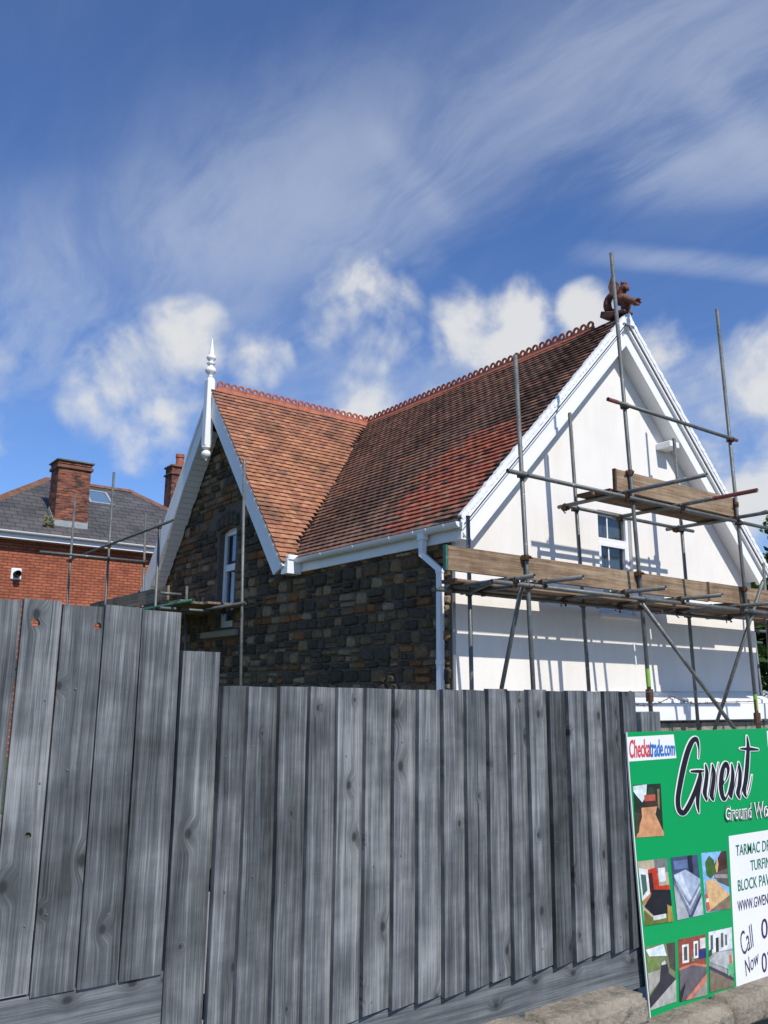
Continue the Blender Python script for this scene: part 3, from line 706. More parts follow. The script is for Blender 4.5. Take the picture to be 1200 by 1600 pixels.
# windows -----------------------------------------------------------------
def frame_bars(mb, f, a0, a1, z0, z1, wd, d0, d1):      # rectangular ring of four bars; f maps (a, depth, z)
    for (p, q, r, s) in ((a0, a1, z0, z0+wd), (a0, a1, z1-wd, z1), (a0, a0+wd, z0+wd, z1-wd), (a1-wd, a1, z0+wd, z1-wd)):
        c = [f(a, d, z) for a, d, z in ((p, d0, r), (q, d0, r), (q, d1, r), (p, d1, r), (p, d0, s), (q, d0, s), (q, d1, s), (p, d1, s))]; mb.hexa(c)
def window(f, a0, a1, z0, z1, tr, bars_top, bars_low, org, sashz=True):
    mb = MB(); frame_bars(mb, f, a0, a1, z0, z1, .055, 0, .07)
    mb.hexa([f(a, d, z) for z in (tr-.035, tr+.035) for a, d in ((a0+.055, .001), (a1-.055, .001), (a1-.055, .069), (a0+.055, .069))])
    win = mb.build('window', M_upvc, cot, fix=True, org=org)
    sb = MB(); frame_bars(sb, f, a0+.057, a1-.057, z0+.057, tr-.037, .045, -.012, .05); sb.build('sash', M_upvc, win, fix=True, org=org)
    for zlo, zhi, nb, name in ((z0+.1, tr-.08, bars_low, 'pane'), (tr+.037, z1-.057, bars_top, 'pane')):
        e0, e1 = a0+(.102 if nb is bars_low and name and zlo < tr-.1 else .057), a1-(.102 if zlo < tr-.1 else .057)
        xs = [e0]+[e0+(e1-e0)*k for k in nb]+[e1]
        for i in range(len(xs)-1):
            g = MB(); g.hexa([f(a, d, z) for z in (zlo, zhi) for a, d in ((xs[i], .03), (xs[i+1]-.001, .03), (xs[i+1]-.001, .036), (xs[i], .036))]); g.build('pane', M_glass, win, fix=True, org=org)
        for xk in xs[1:-1]:
            g = MB(); g.hexa([f(a, d, z) for z in (zlo+.001, zhi-.001) for a, d in ((xk-.011, .018), (xk+.011, .018), (xk+.011, .029), (xk-.011, .029))]); g.build('glazing_bar', M_upvc, win, fix=True, org=org)
    return win
x0, x1, z0, z1 = WX
fw = lambda a, d, z: V((a, Yg+.06+d, z))
ztr = at(955, 846, 'Y', Yg+.06).z
wn = window(fw, x0+.004, x1-.004, z0+.05, z1-.004, ztr, [.38], [.38], V((x0, Yg, z0)))
MB().box((x0-.04, Yg-.06, z0-.01), (x1+.04, Yg+.12, z0+.045)).build('sill', M_white, wn, bevel=.006)
MB().box((x0+.06, Yg+.16, z0+.06), (x1-.06, Yg+.17, z1-.06)).build('net_curtain', plain('net_curtain', (.20, .22, .235), .9, var=.35, scale=14), wn)
y0, y1, z0, z1 = WY
fs = lambda a, d, z: V((X0+.10+d, a, z))
ztr = at(355, 886, 'X', X0+.1).z
wn = window(fs, y0+.004, y1-.004, z0+.02, z1-.062, ztr, [.25], [.25], V((X0, y0, z0)))
MB().box((X0+.102, y0+.01, z1-.058), (X0+.16, y1-.01, z1-.004)).build('arched_head', M_upvc, wn)
MB().box((X0+.20, y0+.06, z0+.06), (X0+.21, y1-.06, z1-.1)).build('net_curtain', bpy.data.materials['net_curtain'], wn)
MB().box((X0-.11, 12.98, .94+EYE), (X0+.09, 14.30, 1.045+EYE)).build('sill', M_sill, wn, bevel=.012)

# plinth canopy along the foot of the street gable, stone below
bz = .075+EYE
mb = MB(); mb.prism([(9.0, Yg-.003, bz), (9.0, Yg-.26, bz-.10), (9.0, Yg-.26, bz-.15), (9.0, Yg-.003, bz-.15)], (X1-.12-9.0, 0, 0)); can = mb.build('canopy', M_white, cot, fix=True)
MB().box((8.97, Yg-.30, bz-.385), (X1-.10, Yg-.262, bz-.155)).build('canopy_fascia', M_white, can, bevel=.006)
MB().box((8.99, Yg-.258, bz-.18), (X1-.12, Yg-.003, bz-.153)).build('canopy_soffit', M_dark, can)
for r in range(4):
    xx = 9.0+(.0 if r % 2 else -.15)
    while xx < X1-.2:
        w_ = rnd(.28, .5); a, b_ = max(9.0, xx), min(X1-.12, xx+w_-.015)
        if b_-a > .05:
            mb = MB().box((a, Yg-.20+rnd(-.01, .01), bz-.60-r*.2), (b_, Yg-.003, bz-.415-r*.2)); mb.build('plinth_stone', M_sand, cot, bevel=.012)
        xx += w_

# dragon on the ridge end, facing the street (terracotta) --------------------
def dp_(zx, zy, dx=0.):                       # zoomed photo position -> point on the ridge plane
    p = at(920+zx/10, 420+zy/10, 'X', Xr); return V((Xr+dx, p.y, p.z))
drg = MB()
def skin(chains, name, parent, mat_, org, sub=2):
    me = bpy.data.meshes.new(name); vs = []; es = []; rs = []
    for ch in chains:
        k = len(vs)
        for p, r in ch: vs.append(V(p)-org); rs.append(r)
        es += [(k+i, k+i+1) for i in range(len(ch)-1)]
    me.from_pydata([tuple(v) for v in vs], es, []); o = link(bpy.data.objects.new(name, me), parent, org)
    md = o.modifiers.new('skin', 'SKIN'); md.use_smooth_shade = True
    seen = set()
    for i, r in enumerate(rs): me.skin_vertices[0].data[i].radius = (r, r)
    k = 0
    for ch in chains: me.skin_vertices[0].data[k].use_root = True; k += len(ch)
    s = o.modifiers.new('sub', 'SUBSURF'); s.levels = s.render_levels = sub
    dg = bpy.context.evaluated_depsgraph_get(); m2 = bpy.data.meshes.new_from_object(o.evaluated_get(dg)); o.modifiers.clear(); o.data = m2; bpy.data.meshes.remove(me)
    m2.materials.clear(); m2.materials.append(mat_); m2.name = name
    return o
u = .0067                                     # metres per tenth-zoomed pixel, about
org = dp_(450, 720)
chains = [
 [(dp_(330, 690), .075), (dp_(280, 590), .07), (dp_(300, 470), .062), (dp_(370, 400), .058), (dp_(430, 420), .07), (dp_(480, 480), .10), (dp_(540, 480), .115), (dp_(590, 520), .09), (dp_(580, 600), .075), (dp_(560, 660), .07)],
 [(dp_(480, 470), .09), (dp_(500, 400), .08), (dp_(520, 340), .07), (dp_(550, 300), .075), (dp_(585, 290), .06), (dp_(600, 320), .045), (dp_(580, 350), .03)],
 [(dp_(545, 270), .045), (dp_(570, 225), .045), (dp_(590, 230), .03)],
 [(dp_(560, 470, -.05), .075), (dp_(620, 490, -.05), .06), (dp_(690, 515, -.05), .052), (dp_(740, 530, -.05), .055), (dp_(780, 530, -.05), .05)],
 [(dp_(770, 515, -.05), .035), (dp_(810, 490, -.05), .028), (dp_(848, 487, -.05), .014)],
 [(dp_(775, 535, -.03), .034), (dp_(815, 530, -.03), .028), (dp_(848, 525, -.03), .014)],
 [(dp_(770, 550, -.07), .034), (dp_(805, 575, -.07), .028), (dp_(840, 580, -.07), .014)],
 [(dp_(740, 550, -.02), .03), (dp_(720, 590, -.02), .02)],
 [(dp_(500, 560, .06), .085), (dp_(540, 600, .06), .07), (dp_(600, 600, .06), .045)],
 [(dp_(340, 640, .04), .05), (dp_(380, 660, .04), .05), (dp_(400, 690, .04), .04)]]
drgn = skin(chains, 'dragon_finial', cot, M_dragon, org, 1); drgn['label'] = 'terracotta dragon reaching out a clawed foot'
mb = MB()
for sx in (-1, 1):                            # folded wings
    P3 = [dp_(430, 150, sx*.10), dp_(530, 250, sx*.07), dp_(520, 350, sx*.06), dp_(480, 450, sx*.09), dp_(430, 470, sx*.11), dp_(395, 330, sx*.12)]
    mb.prism(P3, (sx*.03, 0, 0))
mb.build('wing', M_dragon, drgn, bevel=.01, org=org)
ps = [dp_(230, 790), dp_(250, 690), dp_(400, 690), dp_(470, 680), dp_(630, 650), dp_(635, 690), dp_(480, 740), dp_(400, 800)]
MB().prism([p-V((.10, 0, 0)) for p in ps], (.20, 0, 0)).build('dragon_plinth', M_dragon, drgn, bevel=.012, org=org)
a_ = dp_(560, 760); MB().prism([V((Xr-.13, Yg-OG+.0, ZR-.14)), V((Xr, Yg-OG, ZR+.06)), V((Xr+.13, Yg-OG, ZR-.14))], (0, -.03, 0)).build('apex_block', M_white, cot, fix=True)

# ================================================================== SCAFFOLD ON THE STREET SIDE
YO, YI = 6.22, 7.15
sca = thing('scaffold', 'grey steel tube scaffold with timber boards in front of the white gable', 'scaffold', (8.3, 6.7, 0))
RT = .0242
def tubep(name, p, q, m=None, parent=None, paint=None):
    p, q = V(p), V(q); c = (p+q)/2; parent = parent or sca
    o = MB().tube(p, q, RT, 12, .06).build(name, m or M_steel, parent, org=c, smooth=False)
    for pl_ in o.data.polygons: pl_.use_smooth = len(pl_.vertices) == 4
    if paint:
        (a, b_, pm_) = paint; MB().tube(p.lerp(q, a), p.lerp(q, b_), RT+.0012, 12).build('paint_band', pm_, o)
    return o
def coupler(c, d1, parent=None, big=1.):       # clamp body with two bolts
    parent = parent or sca; c = V(c); d1 = V(d1).normalized(); a = d1.orthogonal().normalized(); b_ = d1.cross(a); r = rnd(0, 3)
    A = a*math.cos(r)+b_*math.sin(r); B = d1.cross(A)
    mb = MB(); mb.tube(c-d1*.032, c+d1*.032, RT+.011*big, 10)
    mb.obox(c+A*.042*big, (A, B, d1), (.018, .03, .026)); mb.tube(c+A*.03+B*.02-d1*.0, c+A*.03+B*.075, .008, 6); mb.tube(c-A*.035-B*.01, c-A*.04+B*.055, .008, 6)
    mb.tube(c+A*.03+B*.055, c+A*.03+B*.07, .015, 6)
    mb.build('coupler', M_rust, parent, org=c)
def std(y_, top, bot, base=0.02, paint=None):
    a = at(*top, 'Y', y_); b_ = at(*bot, 'Y', y_); d = (b_-a)/(b_.z-a.z); q = a + d*(base-a.z)
    o = tubep('standard', a, q, paint=paint); mb = MB().box((q.x-.075, q.y-.075, .006), (q.x+.075, q.y+.075, .02)); mb.build('base_plate', M_rust, sca)
    return lambda z: a + d*(z-a.z)
s1 = std(YO, (805, 555), (833, 1070)); s2 = std(YO, (955, 395), (1017, 1110)); s3 = std(YO, (1120, 483), (1181, 1100))
i1 = std(YI, (731, 806), (737, 1075)); i2 = std(YI, (890, 645), (920, 1075)); i3 = std(YI, (1053, 685), (1091, 1135))
s0 = std(YI+.02, (1193, 880), (1196, 930))
std(YI+1.2, (1178, 985), (1196, 1140))
# lime paint and joint pins low on two poles
for s_, yy in ((s2, 1060), (s3, 1098)):
    z_ = at(1010, yy, 'Y', YO).z
    o = MB().tube(s_(z_-.09), s_(z_+.11), RT+.0015, 12).build('paint_band', M_lime, sca)
    c = s_(z_-.19); MB().obox(c, ((1, 0, 0), (0, 1, 0), (0, 0, 1)), (.033, .033, .07)).build('sleeve_coupler', M_rust, sca, bevel=.006)
def ledger(name, y_, a, b_, zc=None, ext=0, **k):
    p, q = at(*a, 'Y', y_), at(*b_, 'Y', y_); z_ = zc if zc else (p.z+q.z)/2; p.z = q.z = z_; q.x += ext
    tubep(name, p, q, **k); return z_
yo = YO-.05
zU = ledger('ledger', yo, (793, 740), (1150, 811), ext=1.4)
zT = ledger('ledger', yo, (950, 626), (1151, 686), paint=None)
p_ = at(950, 626, 'Y', yo)
MB().tube((p_.x-.001, yo, zT), (p_.x+.17, yo, zT), RT+.0012, 12, .05).build('paint_band', M_red, sca)
q_ = at(1151, 686, 'Y', yo); MB().tube((q_.x-.1, yo, zT), (q_.x+.001, yo, zT), RT+.0012, 12, .05).build('paint_band', M_red, sca)
zUi = ledger('ledger', YI-.05, (881, 791), (1083, 829))
zL = ledger('ledger', yo, (768, 912), (1155, 950), ext=1.6)
zLi = ledger('ledger', YI-.05, (680, 922), (960, 949), zc=zL+.012, ext=2.6)
for s_ in (s1, s2, s3):
    for z_ in (zU, zL): coupler(s_(z_)+V((0, -.02, 0)), (0, 0, 1))
for s_ in (s2, s3): coupler(s_(zT)+V((0, -.02, 0)), (0, 0, 1))
for s_ in (i1, i2, i3): coupler(s_(zLi), (0, 0, 1))
for s_ in (i2, i3): coupler(s_(zUi), (0, 0, 1))
def transom(xw, ynear, z_, yin, m=None, red=0):
    p, q = V((xw, ynear, z_)), V((xw, yin, z_)); tubep('transom', p, q, m)
    if red: MB().tube(p-V((0, .001, 0)), p+V((0, red, 0)), RT+.0012, 12, .05).build('paint_band', M_red, sca)
    coupler((xw, yo, z_-.03), (1, 0, 0), big=.9); coupler((xw, YI-.05, z_-.03), (1, 0, 0), big=.9)
zt_ = zU+.05; ztl = zL+.052
transom(8.06, 5.10, zt_, YI+.05); transom(9.13, 5.15, zt_, YI+.05, red=.55); transom(10.36, 4.9, zt_, YI+.1)
for xw, yn in ((6.20, 5.88), (6.63, 5.63), (7.97, 5.63), (9.02, 5.62), (10.28, 5.45), (11.5, 5.6)): transom(xw, yn, ztl, YI+.3)
tubep('transom', (5.96, yo+.02, zL+.01), (6.42, YI-.1, zL+.02))
# braces
tubep('brace', at(817, 905, 'Y', YO+.06), at(772, 1080, 'Y', YI-.08) + V((0, 0, -.35)))
a_ = at(1003, 943, 'Y', YO-.10); b_ = at(1150, 1142, 'Y', YO-.10); tubep('brace', a_, b_ + (b_-a_)*.35); coupler(a_+V((.03, .05, -.04)), (0, 0, 1))
a_ = at(1192, 908, 'X', 10.62); b_ = at(1117, 1138, 'X', 10.62); tubep('brace', a_, b_ + (b_-a_)*.3)
# boards
def sboard(name, x0_, x1_, y0_, y1_, z0_, z1_, m=None, band=True):
    c = V(((x0_+x1_)/2, (y0_+y1_)/2, (z0_+z1_)/2))
    o = MB().box((x0_, y0_, z0_), (x1_, y1_, z1_)).build(name, m or M_board, sca, org=c, bevel=.004)
    if band:
        for xe, sg in ((x0_, 1), (x1_, -1)):
            e = .0015; a, b_ = sorted((xe-sg*e, xe+sg*.028)); MB().box((a, y0_-e, z0_-e), (b_, y1_+e, z1_+e)).build('end_band', M_rust, o)
    return o
zt0 = 1.185+EYE
xa, xb = at(692, 870, 'Y', YO+.075).x, at(1101, 915, 'Y', YO+.075).x
sboard('toe_board', xa, xb, YO+.03, YO+.068, zt0, zt0+.245); sboard('toe_board', xb+.012, xb+2.6, YO+.034, YO+.072, zt0+.012, zt0+.252)
MB().box((xa-.004, YO+.027, zt0-.002), (xa+.02, YO+.071, zt0+.247)).build('painted_end', M_green, sca)
xu0, xu1 = at(957, 745, 'Y', YO+.07).x, at(1146, 790, 'Y', YO+.07).x
o = sboard('toe_board', xu0, xu1, YO+.032, YO+.070, zt_+.035, zt_+.30); o.rotation_euler = (0, .0, 0)
zb_ = ztl+RT+.002
for x0_, x1_, y0_ in ((6.05, 9.9, 6.89), (9.93, 13.2, 6.89), (6.45, 10.3, 7.215), (10.33, 13.2, 7.215), (10.38, 13.2, 6.64), (10.40, 13.2, 6.39)):
    sboard('platform_board', x0_, x1_, y0_, y0_+.225, zb_+rnd(0, .004), zb_+.038+rnd(0, .003))
zb2 = zt_+RT+.002
for y0_ in (6.31, 6.54): sboard('platform_board', xu0-.12+rnd(0, .1), xu1+.1, y0_, y0_+.225, zb2, zb2+.038)
for s_, z_ in ((s1, zt0+.22), (s2, zt0+.22), (s3, zt0+.22), (s2, zt_+.28), (s3, zt_+.2)): coupler(s_(z_), (0, 0, 1), big=.85)
# return round the far corner
for y_, z_ in ((7.8, zL-.02), (8.6, zL-.12)): tubep('ledger', (11.3, y_, z_), (15.0, y_+.02, z_))
sboard('platform_board', 13.3, 13.5, 7.0, 9.5, zb_, zb_+.038, M_boardY, False)

# ================================================================== SCAFFOLD BY THE STONE GABLE
sc2 = thing('scaffold', 'steel tube scaffold with dark toe board beside the stone gable, behind the fence', 'scaffold', (5.7, 14.5, 0))
sca_keep = sca; sca = sc2
def stdx(x_, top, bot):
    a = at(*top, 'X', x_); b_ = at(*bot, 'X', x_); d = (b_-a)/(b_.z-a.z); q = a+d*(.02-a.z); tubep('standard', a, q)
    MB().box((q.x-.075, q.y-.075, .006), (q.x+.075, q.y+.075, .02)).build('base_plate', M_rust, sc2); return lambda z: a+d*(z-a.z)
l1 = stdx(6.10, (382, 718), (376, 1068)); l2 = stdx(5.40, (250, 812), (243, 944)); l3 = stdx(5.40, (178, 738), (165, 940)); l4 = stdx(5.40, (118, 772), (105, 940))
l5 = stdx(6.1, (228, 803), (224, 910)); l6 = stdx(6.05, (292, 916), (290, 1015))
zz_ = 2.73+EYE; tubep('ledger', (5.35, 13.0, zz_), (5.35, 18.6, zz_))
for l in (l2, l3, l4): coupler(l(zz_), (0, 0, 1))
p = at(62, 862, 'Y', 16.05); q = at(228, 878, 'Y', 16.05); tubep('transom', p, q); coupler(q, (0, 0, 1)); coupler(l3(q.z), (0, 0, 1))
zp_ = 1.40+EYE
tubep('transom', (5.40, 12.15, zp_-.03), (5.40, 17.4, zp_-.03), M_green); tubep('ledger', (6.05, 11.7, zp_-.06), (6.05, 16.6, zp_-.06)); tubep('transom', (5.2, 12.95, zp_-.10), (6.5, 12.95, zp_-.10))
p = at(214, 941, 'X', 5.3); tubep('transom', (5.05, 12.6, p.z), (5.4, 12.62, p.z)); coupler(l1(zp_-.06), (0, 0, 1)); coupler((5.5, 12.95, zp_-.1), (1, 0, 0)); coupler((6.3, 12.95, zp_-.1), (1, 0, 0))
for k in range(5):
    c = 5.46+.232*k; MB().box((c, 12.85+rnd(-.12, .1), zp_), (c+.225, 16.8, zp_+.038)).build('platform_board', M_boardY, sc2, org=V((c+.1, 15, zp_)), bevel=.003)
MB().box((5.425, 13.22, zp_+.06), (5.463, 17.1, zp_+.30)).build('toe_board', M_boardY, sc2, org=V((5.44, 15, zp_+.2)), bevel=.003)
sca = sca_keep

# ================================================================== BRICK NEIGHBOUR
YN = 22.8; XL, XR_ = 3.4, 12.6; ZN = 4.0+EYE; TN = .68; AN = 3.3
nb = thing('brick_house', 'red brick house with hipped slate roof and big chimney, beyond the fence', 'house', (8, 27, 0))
MB().box((XL+.35, YN+.35, 0), (XR_-.35, YN+6.25, ZN-.16)).build('wall', M_brick, nb)
yr = YN+AN; zr = ZN+AN*TN; xa, xb = XL+AN, XR_-AN
mb = MB(); A, B, C, D_ = (XL, YN, ZN), (XR_, YN, ZN), (XR_, YN+2*AN, ZN), (XL, YN+2*AN, ZN); E_, G_ = (xa, yr, zr), (xb, yr, zr)
mb.poly([A, B, G_, E_]); mb.poly([B, C, G_]); mb.poly([C, D_, E_, G_]); mb.poly([D_, A, E_]); mb.poly([D_, C, B, A])
nr = mb.build('roof', M_slate, nb)
M_hip = plain('brown_hip_tile', (.17, .085, .055), .85, var=.45, scale=5, bmp=.01)
for a, b_ in ((A, E_), (B, G_), (E_, G_), (D_, E_), (C, G_)):
    a, b_ = V(a), V(b_); n = max(2, round((b_-a).length/.42)); d = (b_-a).normalized(); sd = d.cross(V((0, 0, 1))).normalized(); upv = sd.cross(d)
    for i in range(n):
        p, q = a.lerp(b_, i/n), a.lerp(b_, (i+.985)/n); hh = .03+rnd(-.004, .006)
        mb = MB(); mb.prism([p+sd*.15-upv*.07, p+sd*.05+upv*hh, p-sd*.05+upv*hh, p-sd*.15-upv*.07], q-p); mb.build('hip_tile', M_hip, nr, fix=True)
fa = MB().box((XL+.02, YN+.06, ZN-.20), (XR_-.02, YN+.09, ZN-.015)).build('fascia', M_upvc, nb)
MB().box((XL+.02, YN+.092, ZN-.20), (XR_-.02, YN+.348, ZN-.175)).build('soffit', M_upvc, nb)
gp = lambda r: [(YN-.005+r*math.cos(math.pi+math.pi*i/8), ZN-.02+r*math.sin(math.pi+math.pi*i/8)) for i in range(9)]
MB().prism([(XL, y, z) for y, z in gp(.06)+gp(.052)[::-1]], (XR_-XL, 0, 0)).build('gutter', M_upvc, nb, fix=True)
# big chimney
cx0, cx1, cy0, cy1 = 6.27, 7.14, 23.3, 24.0; ct = 6.06+EYE
ch = MB().box((cx0, cy0, ZN+.1), (cx1, cy1, ct)).build('chimney', M_brickc, nb)
MB().box((cx0-.05, cy0-.05, ct-.12), (cx1+.05, cy1+.05, ct-.03)).build('corbel', M_hip, ch, bevel=.01)
MB().box((cx0-.02, cy0-.02, ct+.001), (cx1+.02, cy1+.02, ct+.07)).build('neck_course', M_brickc, ch)
MB().box((cx0-.07, cy0-.07, ct+.072), (cx1+.07, cy1+.07, ct+.12)).build('cap', plain('mossy_cap', (.13, .125, .09), .9, var=.5, scale=6), ch, bevel=.01)
mb = MB(); zf_ = ZN+(cy0-YN)*TN
mb.box((cx0-.02, cy0-.018, zf_-.03), (cx1+.02, cy0-.003, zf_+.15)); mb.build('flashing', M_lead, ch)
for sx in (cx0-.016, cx1+.002):
    mb = MB(); n = 5
    for i in range(n): yy = cy0+(cy1-cy0)*i/n; mb.box((sx, yy, zf_+(yy-cy0)*TN-.02), (sx+.014, yy+(cy1-cy0)/n-.004, zf_+(yy-cy0)*TN+.20))
    mb.build('step_flashing', M_lead, ch)
# roof window
rw = V((8.05, 0, 0)); p1, p2 = at(150, 757, 'Y', 25.2), at(185, 788, 'Y', 24.5)
SN = nrm((0, 1, TN)); NN = nrm((0, -TN, 1)); c0 = V((7.98, 25.2, ZN+(25.2-YN)*TN))
f_ = lambda a, s, n: c0 + V((1, 0, 0))*a + SN*s + NN*n
mb = MB()
for a0, a1, s0_, s1_ in ((-.36, .36, -.48, -.41), (-.36, .36, .41, .48), (-.36, -.29, -.41, .41), (.29, .36, -.41, .41)):
    mb.hexa([f_(a0, s0_, .01), f_(a1, s0_, .01), f_(a1, s1_, .01), f_(a0, s1_, .01), f_(a0, s0_, .08), f_(a1, s0_, .08), f_(a1, s1_, .08), f_(a0, s1_, .08)])
sk = mb.build('roof_window', M_lead, nr, fix=True)
mb = MB(); mb.hexa([f_(-.289, -.409, .04), f_(.289, -.409, .04), f_(.289, .409, .04), f_(-.289, .409, .04), f_(-.289, -.409, .05), f_(.289, -.409, .05), f_(.289, .409, .05), f_(-.289, .409, .05)])
M_sglass, t = mat('skylight_glass', .05, 0, .9); setc(t, (.10, .17, .27)); mb.build('pane', M_sglass, sk, fix=True)
# flue
fl = at(25, 897, 'Y', YN+.35); MB().box((fl.x-.13, YN+.31, fl.z-.15), (fl.x+.13, YN+.349, fl.z+.15)).build('flue_plate', M_upvc, nb, bevel=.02)
MB().tube((fl.x, YN+.12, fl.z-.01), (fl.x, YN+.31, fl.z-.01), .085, 14, .1).build('flue_pipe', M_dark, nb)
# second chimney with a pot at the rear slope
c2 = at(277, 760, 'Y', YN+5.2); w2 = .30
zc2 = at(277, 732, 'Y', YN+5.2).z
ch2 = MB().box((c2.x-w2, YN+5.0, ZN+.2), (c2.x+w2, YN+5.6, zc2)).build('chimney', M_brickc, nb)
for dz in (-.28, 0): MB().box((c2.x-w2-.05, YN+4.95, zc2+dz), (c2.x+w2+.05, YN+5.65, zc2+dz+.07)).build('corbel', M_hip, ch2, bevel=.01)
zp2 = at(284, 711, 'Y', YN+5.3).z
MB().lathe((c2.x+.08, YN+5.3, zc2+.07), [(0, .15), ((zp2-zc2)*.75-.07, .13), ((zp2-zc2)*.78-.07, .155), ((zp2-zc2)-.07, .15)], 16).build('chimney_pot', M_terra, ch2, smooth=False)
# weed rooted at the chimney foot
def leafy(name, mb): return mb
wd = MB()
for k in range(70):
    p = V((cx0-.15+rnd(-.14, .10), cy0-.15+rnd(-.1, .1), ZN+(cy0-.15-YN)*TN+rnd(0, .30))); a = rnd(0, 6.3); d = V((math.cos(a), math.sin(a), rnd(-.3, .6)))*rnd(.03, .06); s_ = d.orthogonal()*.5
    wd.poly([p-d, p+s_, p+d, p-s_]); wd.c += [(rnd(.12, .3), rnd(.16, .26), .06)]*4
wd.build('weed', M_leaf, nr)

# ================================================================== FENCE
YFN = 2.60
def plank(x0_, x1_, z0_, z1_, yl, yr_, tl, tr_, parent, holes=(), m=None, lean=0., tj=.0):
    # yl / yr_: front y at left and right edge, tl / tr_ thickness there
    c = V(((x0_+x1_)/2, yl, z0_))
    if not holes:
        mb = MB(); n = 5
        prof = [(x0_, yl), (x0_+(x1_-x0_)*.5, (yl+yr_)/2-.001), (x1_, yr_), (x1_, yr_+tr_), (x0_, yl+tl)]
        rows = []
        for i in range(n+1):
            f = i/n; zc_ = z0_+(z1_-z0_)*f; wb = mnoise.noise(V((x0_*7, zc_*1.3, 2)))*.005; rows.append(len(mb.v))
            mb.v += [V((x+wb+lean*f, y+mnoise.noise(V((x0_*3, zc_, 9)))*.003, zc_ + ((tj*(x-x0_)/(x1_-x0_)) if i == n else 0))) for x, y in prof]
        for a, b_ in zip(rows, rows[1:]):
            for i in range(5): mb.f.append([a+i, a+(i+1) % 5, b_+(i+1) % 5, b_+i]); mb.m.append(0)
        mb.f.append([rows[0]+i for i in range(5)][::-1]); mb.f.append([rows[-1]+i for i in range(5)]); mb.m += [0, 0]
        return mb.build('board', m or M_fence, parent, org=c)
    b = bmesh.new(); ed = []
    loops = [[(x0_, yl, z0_), (x1_, yl, z0_), (x1_, yl, z1_), (x0_, yl, z1_)]]
    for hx, hz_, r in holes: loops.append([(hx+r*(1+.18*math.sin(3*k))*math.cos(k*math.pi/7), yl, hz_+r*math.sin(k*math.pi/7)) for k in range(14)])
    for lp in loops:
        vs = [b.verts.new(p) for p in lp]
        for i in range(len(vs)): ed.append(b.edges.new((vs[i], vs[(i+1) % len(vs)])))
    r = bmesh.ops.triangle_fill(b, use_beauty=True, edges=ed); fs_ = [f for f in r['geom'] if isinstance(f, bmesh.types.BMFace)]
    ex = bmesh.ops.extrude_face_region(b, geom=fs_); bmesh.ops.translate(b, vec=(0, tl, 0), verts=[v for v in ex['geom'] if isinstance(v, bmesh.types.BMVert)])
    bmesh.ops.recalc_face_normals(b, faces=b.faces)
    return build_bm('board', b, m or M_fence, parent, c)
def nails(o, xs, zs, y):
    for z_ in zs:
        x_ = xs+rnd(-.02, .02); z_ += rnd(-.035, .035); MB().tube((x_, y-.0015, z_), (x_, y+.004, z_), .0026, 6).build('nail', M_nail, o)
# taller run on the left: flat boards with gaps
fl_ = thing('timber_fence', 'taller grey timber fence panel with wide flat boards and knot holes', 'fence', (.6, YFN+.05, 0))
topz = .256+EYE; botz = -.805+EYE
ed_ = [0.575, .637, .749, .873, .993, 1.128]
xs_ = [-.62, -.49, -.36, -.235, -.11, .015, .135, .262, .385, .505] + ed_[1:]
for i in range(len(xs_)-1):
    a, b_ = xs_[i], xs_[i+1]; gap = (.004, .006, .003, .004, .005, .003)[i % 6]; holes = ()
    if abs(a-.637) < .01: h_ = at(56, 973, 'Y', YFN); holes = ((h_.x, h_.z, .012), (at(44, 1306, 'Y', YFN).x, at(44, 1306, 'Y', YFN).z, .009))
    if abs(a-.749) < .01: h_ = at(153, 978, 'Y', YFN); holes = ((h_.x, h_.z, .011),)
    o = plank(a+.001, b_-gap, botz+rnd(-.012, .012), topz+rnd(-.006, .006), YFN+rnd(-.002, .003), YFN+.001, .018, .017, fl_, holes, lean=rnd(-.004, .004), tj=rnd(-.004, .004))
    nails(o, (a+b_)/2+rnd(-.04, .04), (topz-.25, topz-.85, topz-.5), YFN)
for z_ in (topz-.2, topz-.62, botz+.12): MB().box((-.7, YFN+.022, z_-.03), (1.13, YFN+.06, z_+.03)).build('rail', M_fenceX, fl_, org=V((.2, YFN+.04, z_)))
MB().box((-.7, YFN+.008, botz-.19), (1.138, YFN+.034, botz-.003)).build('gravel_board', M_fenceX, fl_, org=V((.2, YFN, botz)), bevel=.003)
MB().box((-.7, YFN+.006, .38), (1.138, YFN+.036, botz-.195)).build('gravel_board', M_fenceX, fl_, org=V((.2, YFN, .4)), bevel=.003)
# lower run: feather-edge boards lapping left over right
fr_ = thing('timber_fence', 'lower grey feather-edge fence panel with overlapping narrow boards, centre of the picture', 'fence', (2.3, YFN+.05, 0))
tz = .023+EYE; bz_ = -1.06+EYE
plank(1.131, 1.259, .39, .130+EYE, YFN-.004, YFN-.004, .02, .02, fr_)
E2 = [1.262, 1.355, 1.478, 1.594, 1.711, 1.831, 1.956, 2.071, 2.192, 2.311, 2.428, 2.546, 2.661, 2.781, 2.897, 3.018, 3.137, 3.262, 3.385]
for i in range(len(E2)-1):
    a, b_ = E2[i], E2[i+1]
    o = plank(a, b_+(.012 if i < len(E2)-2 else 0), bz_+rnd(-.008, .008), tz+rnd(-.004, .005), YFN-.030, YFN-.006, .027, .007, fr_, lean=rnd(-.004, .004), tj=rnd(-.004, .003))
    nails(o, a+.03, (tz-.22, tz-.62, bz_+.06), YFN-.025)
for z_ in (tz-.2, tz-.6, bz_+.12): MB().box((1.2, YFN+.022, z_-.03), (3.38, YFN+.06, z_+.03)).build('rail', M_fenceX, fr_, org=V((2.2, YFN+.04, z_)))
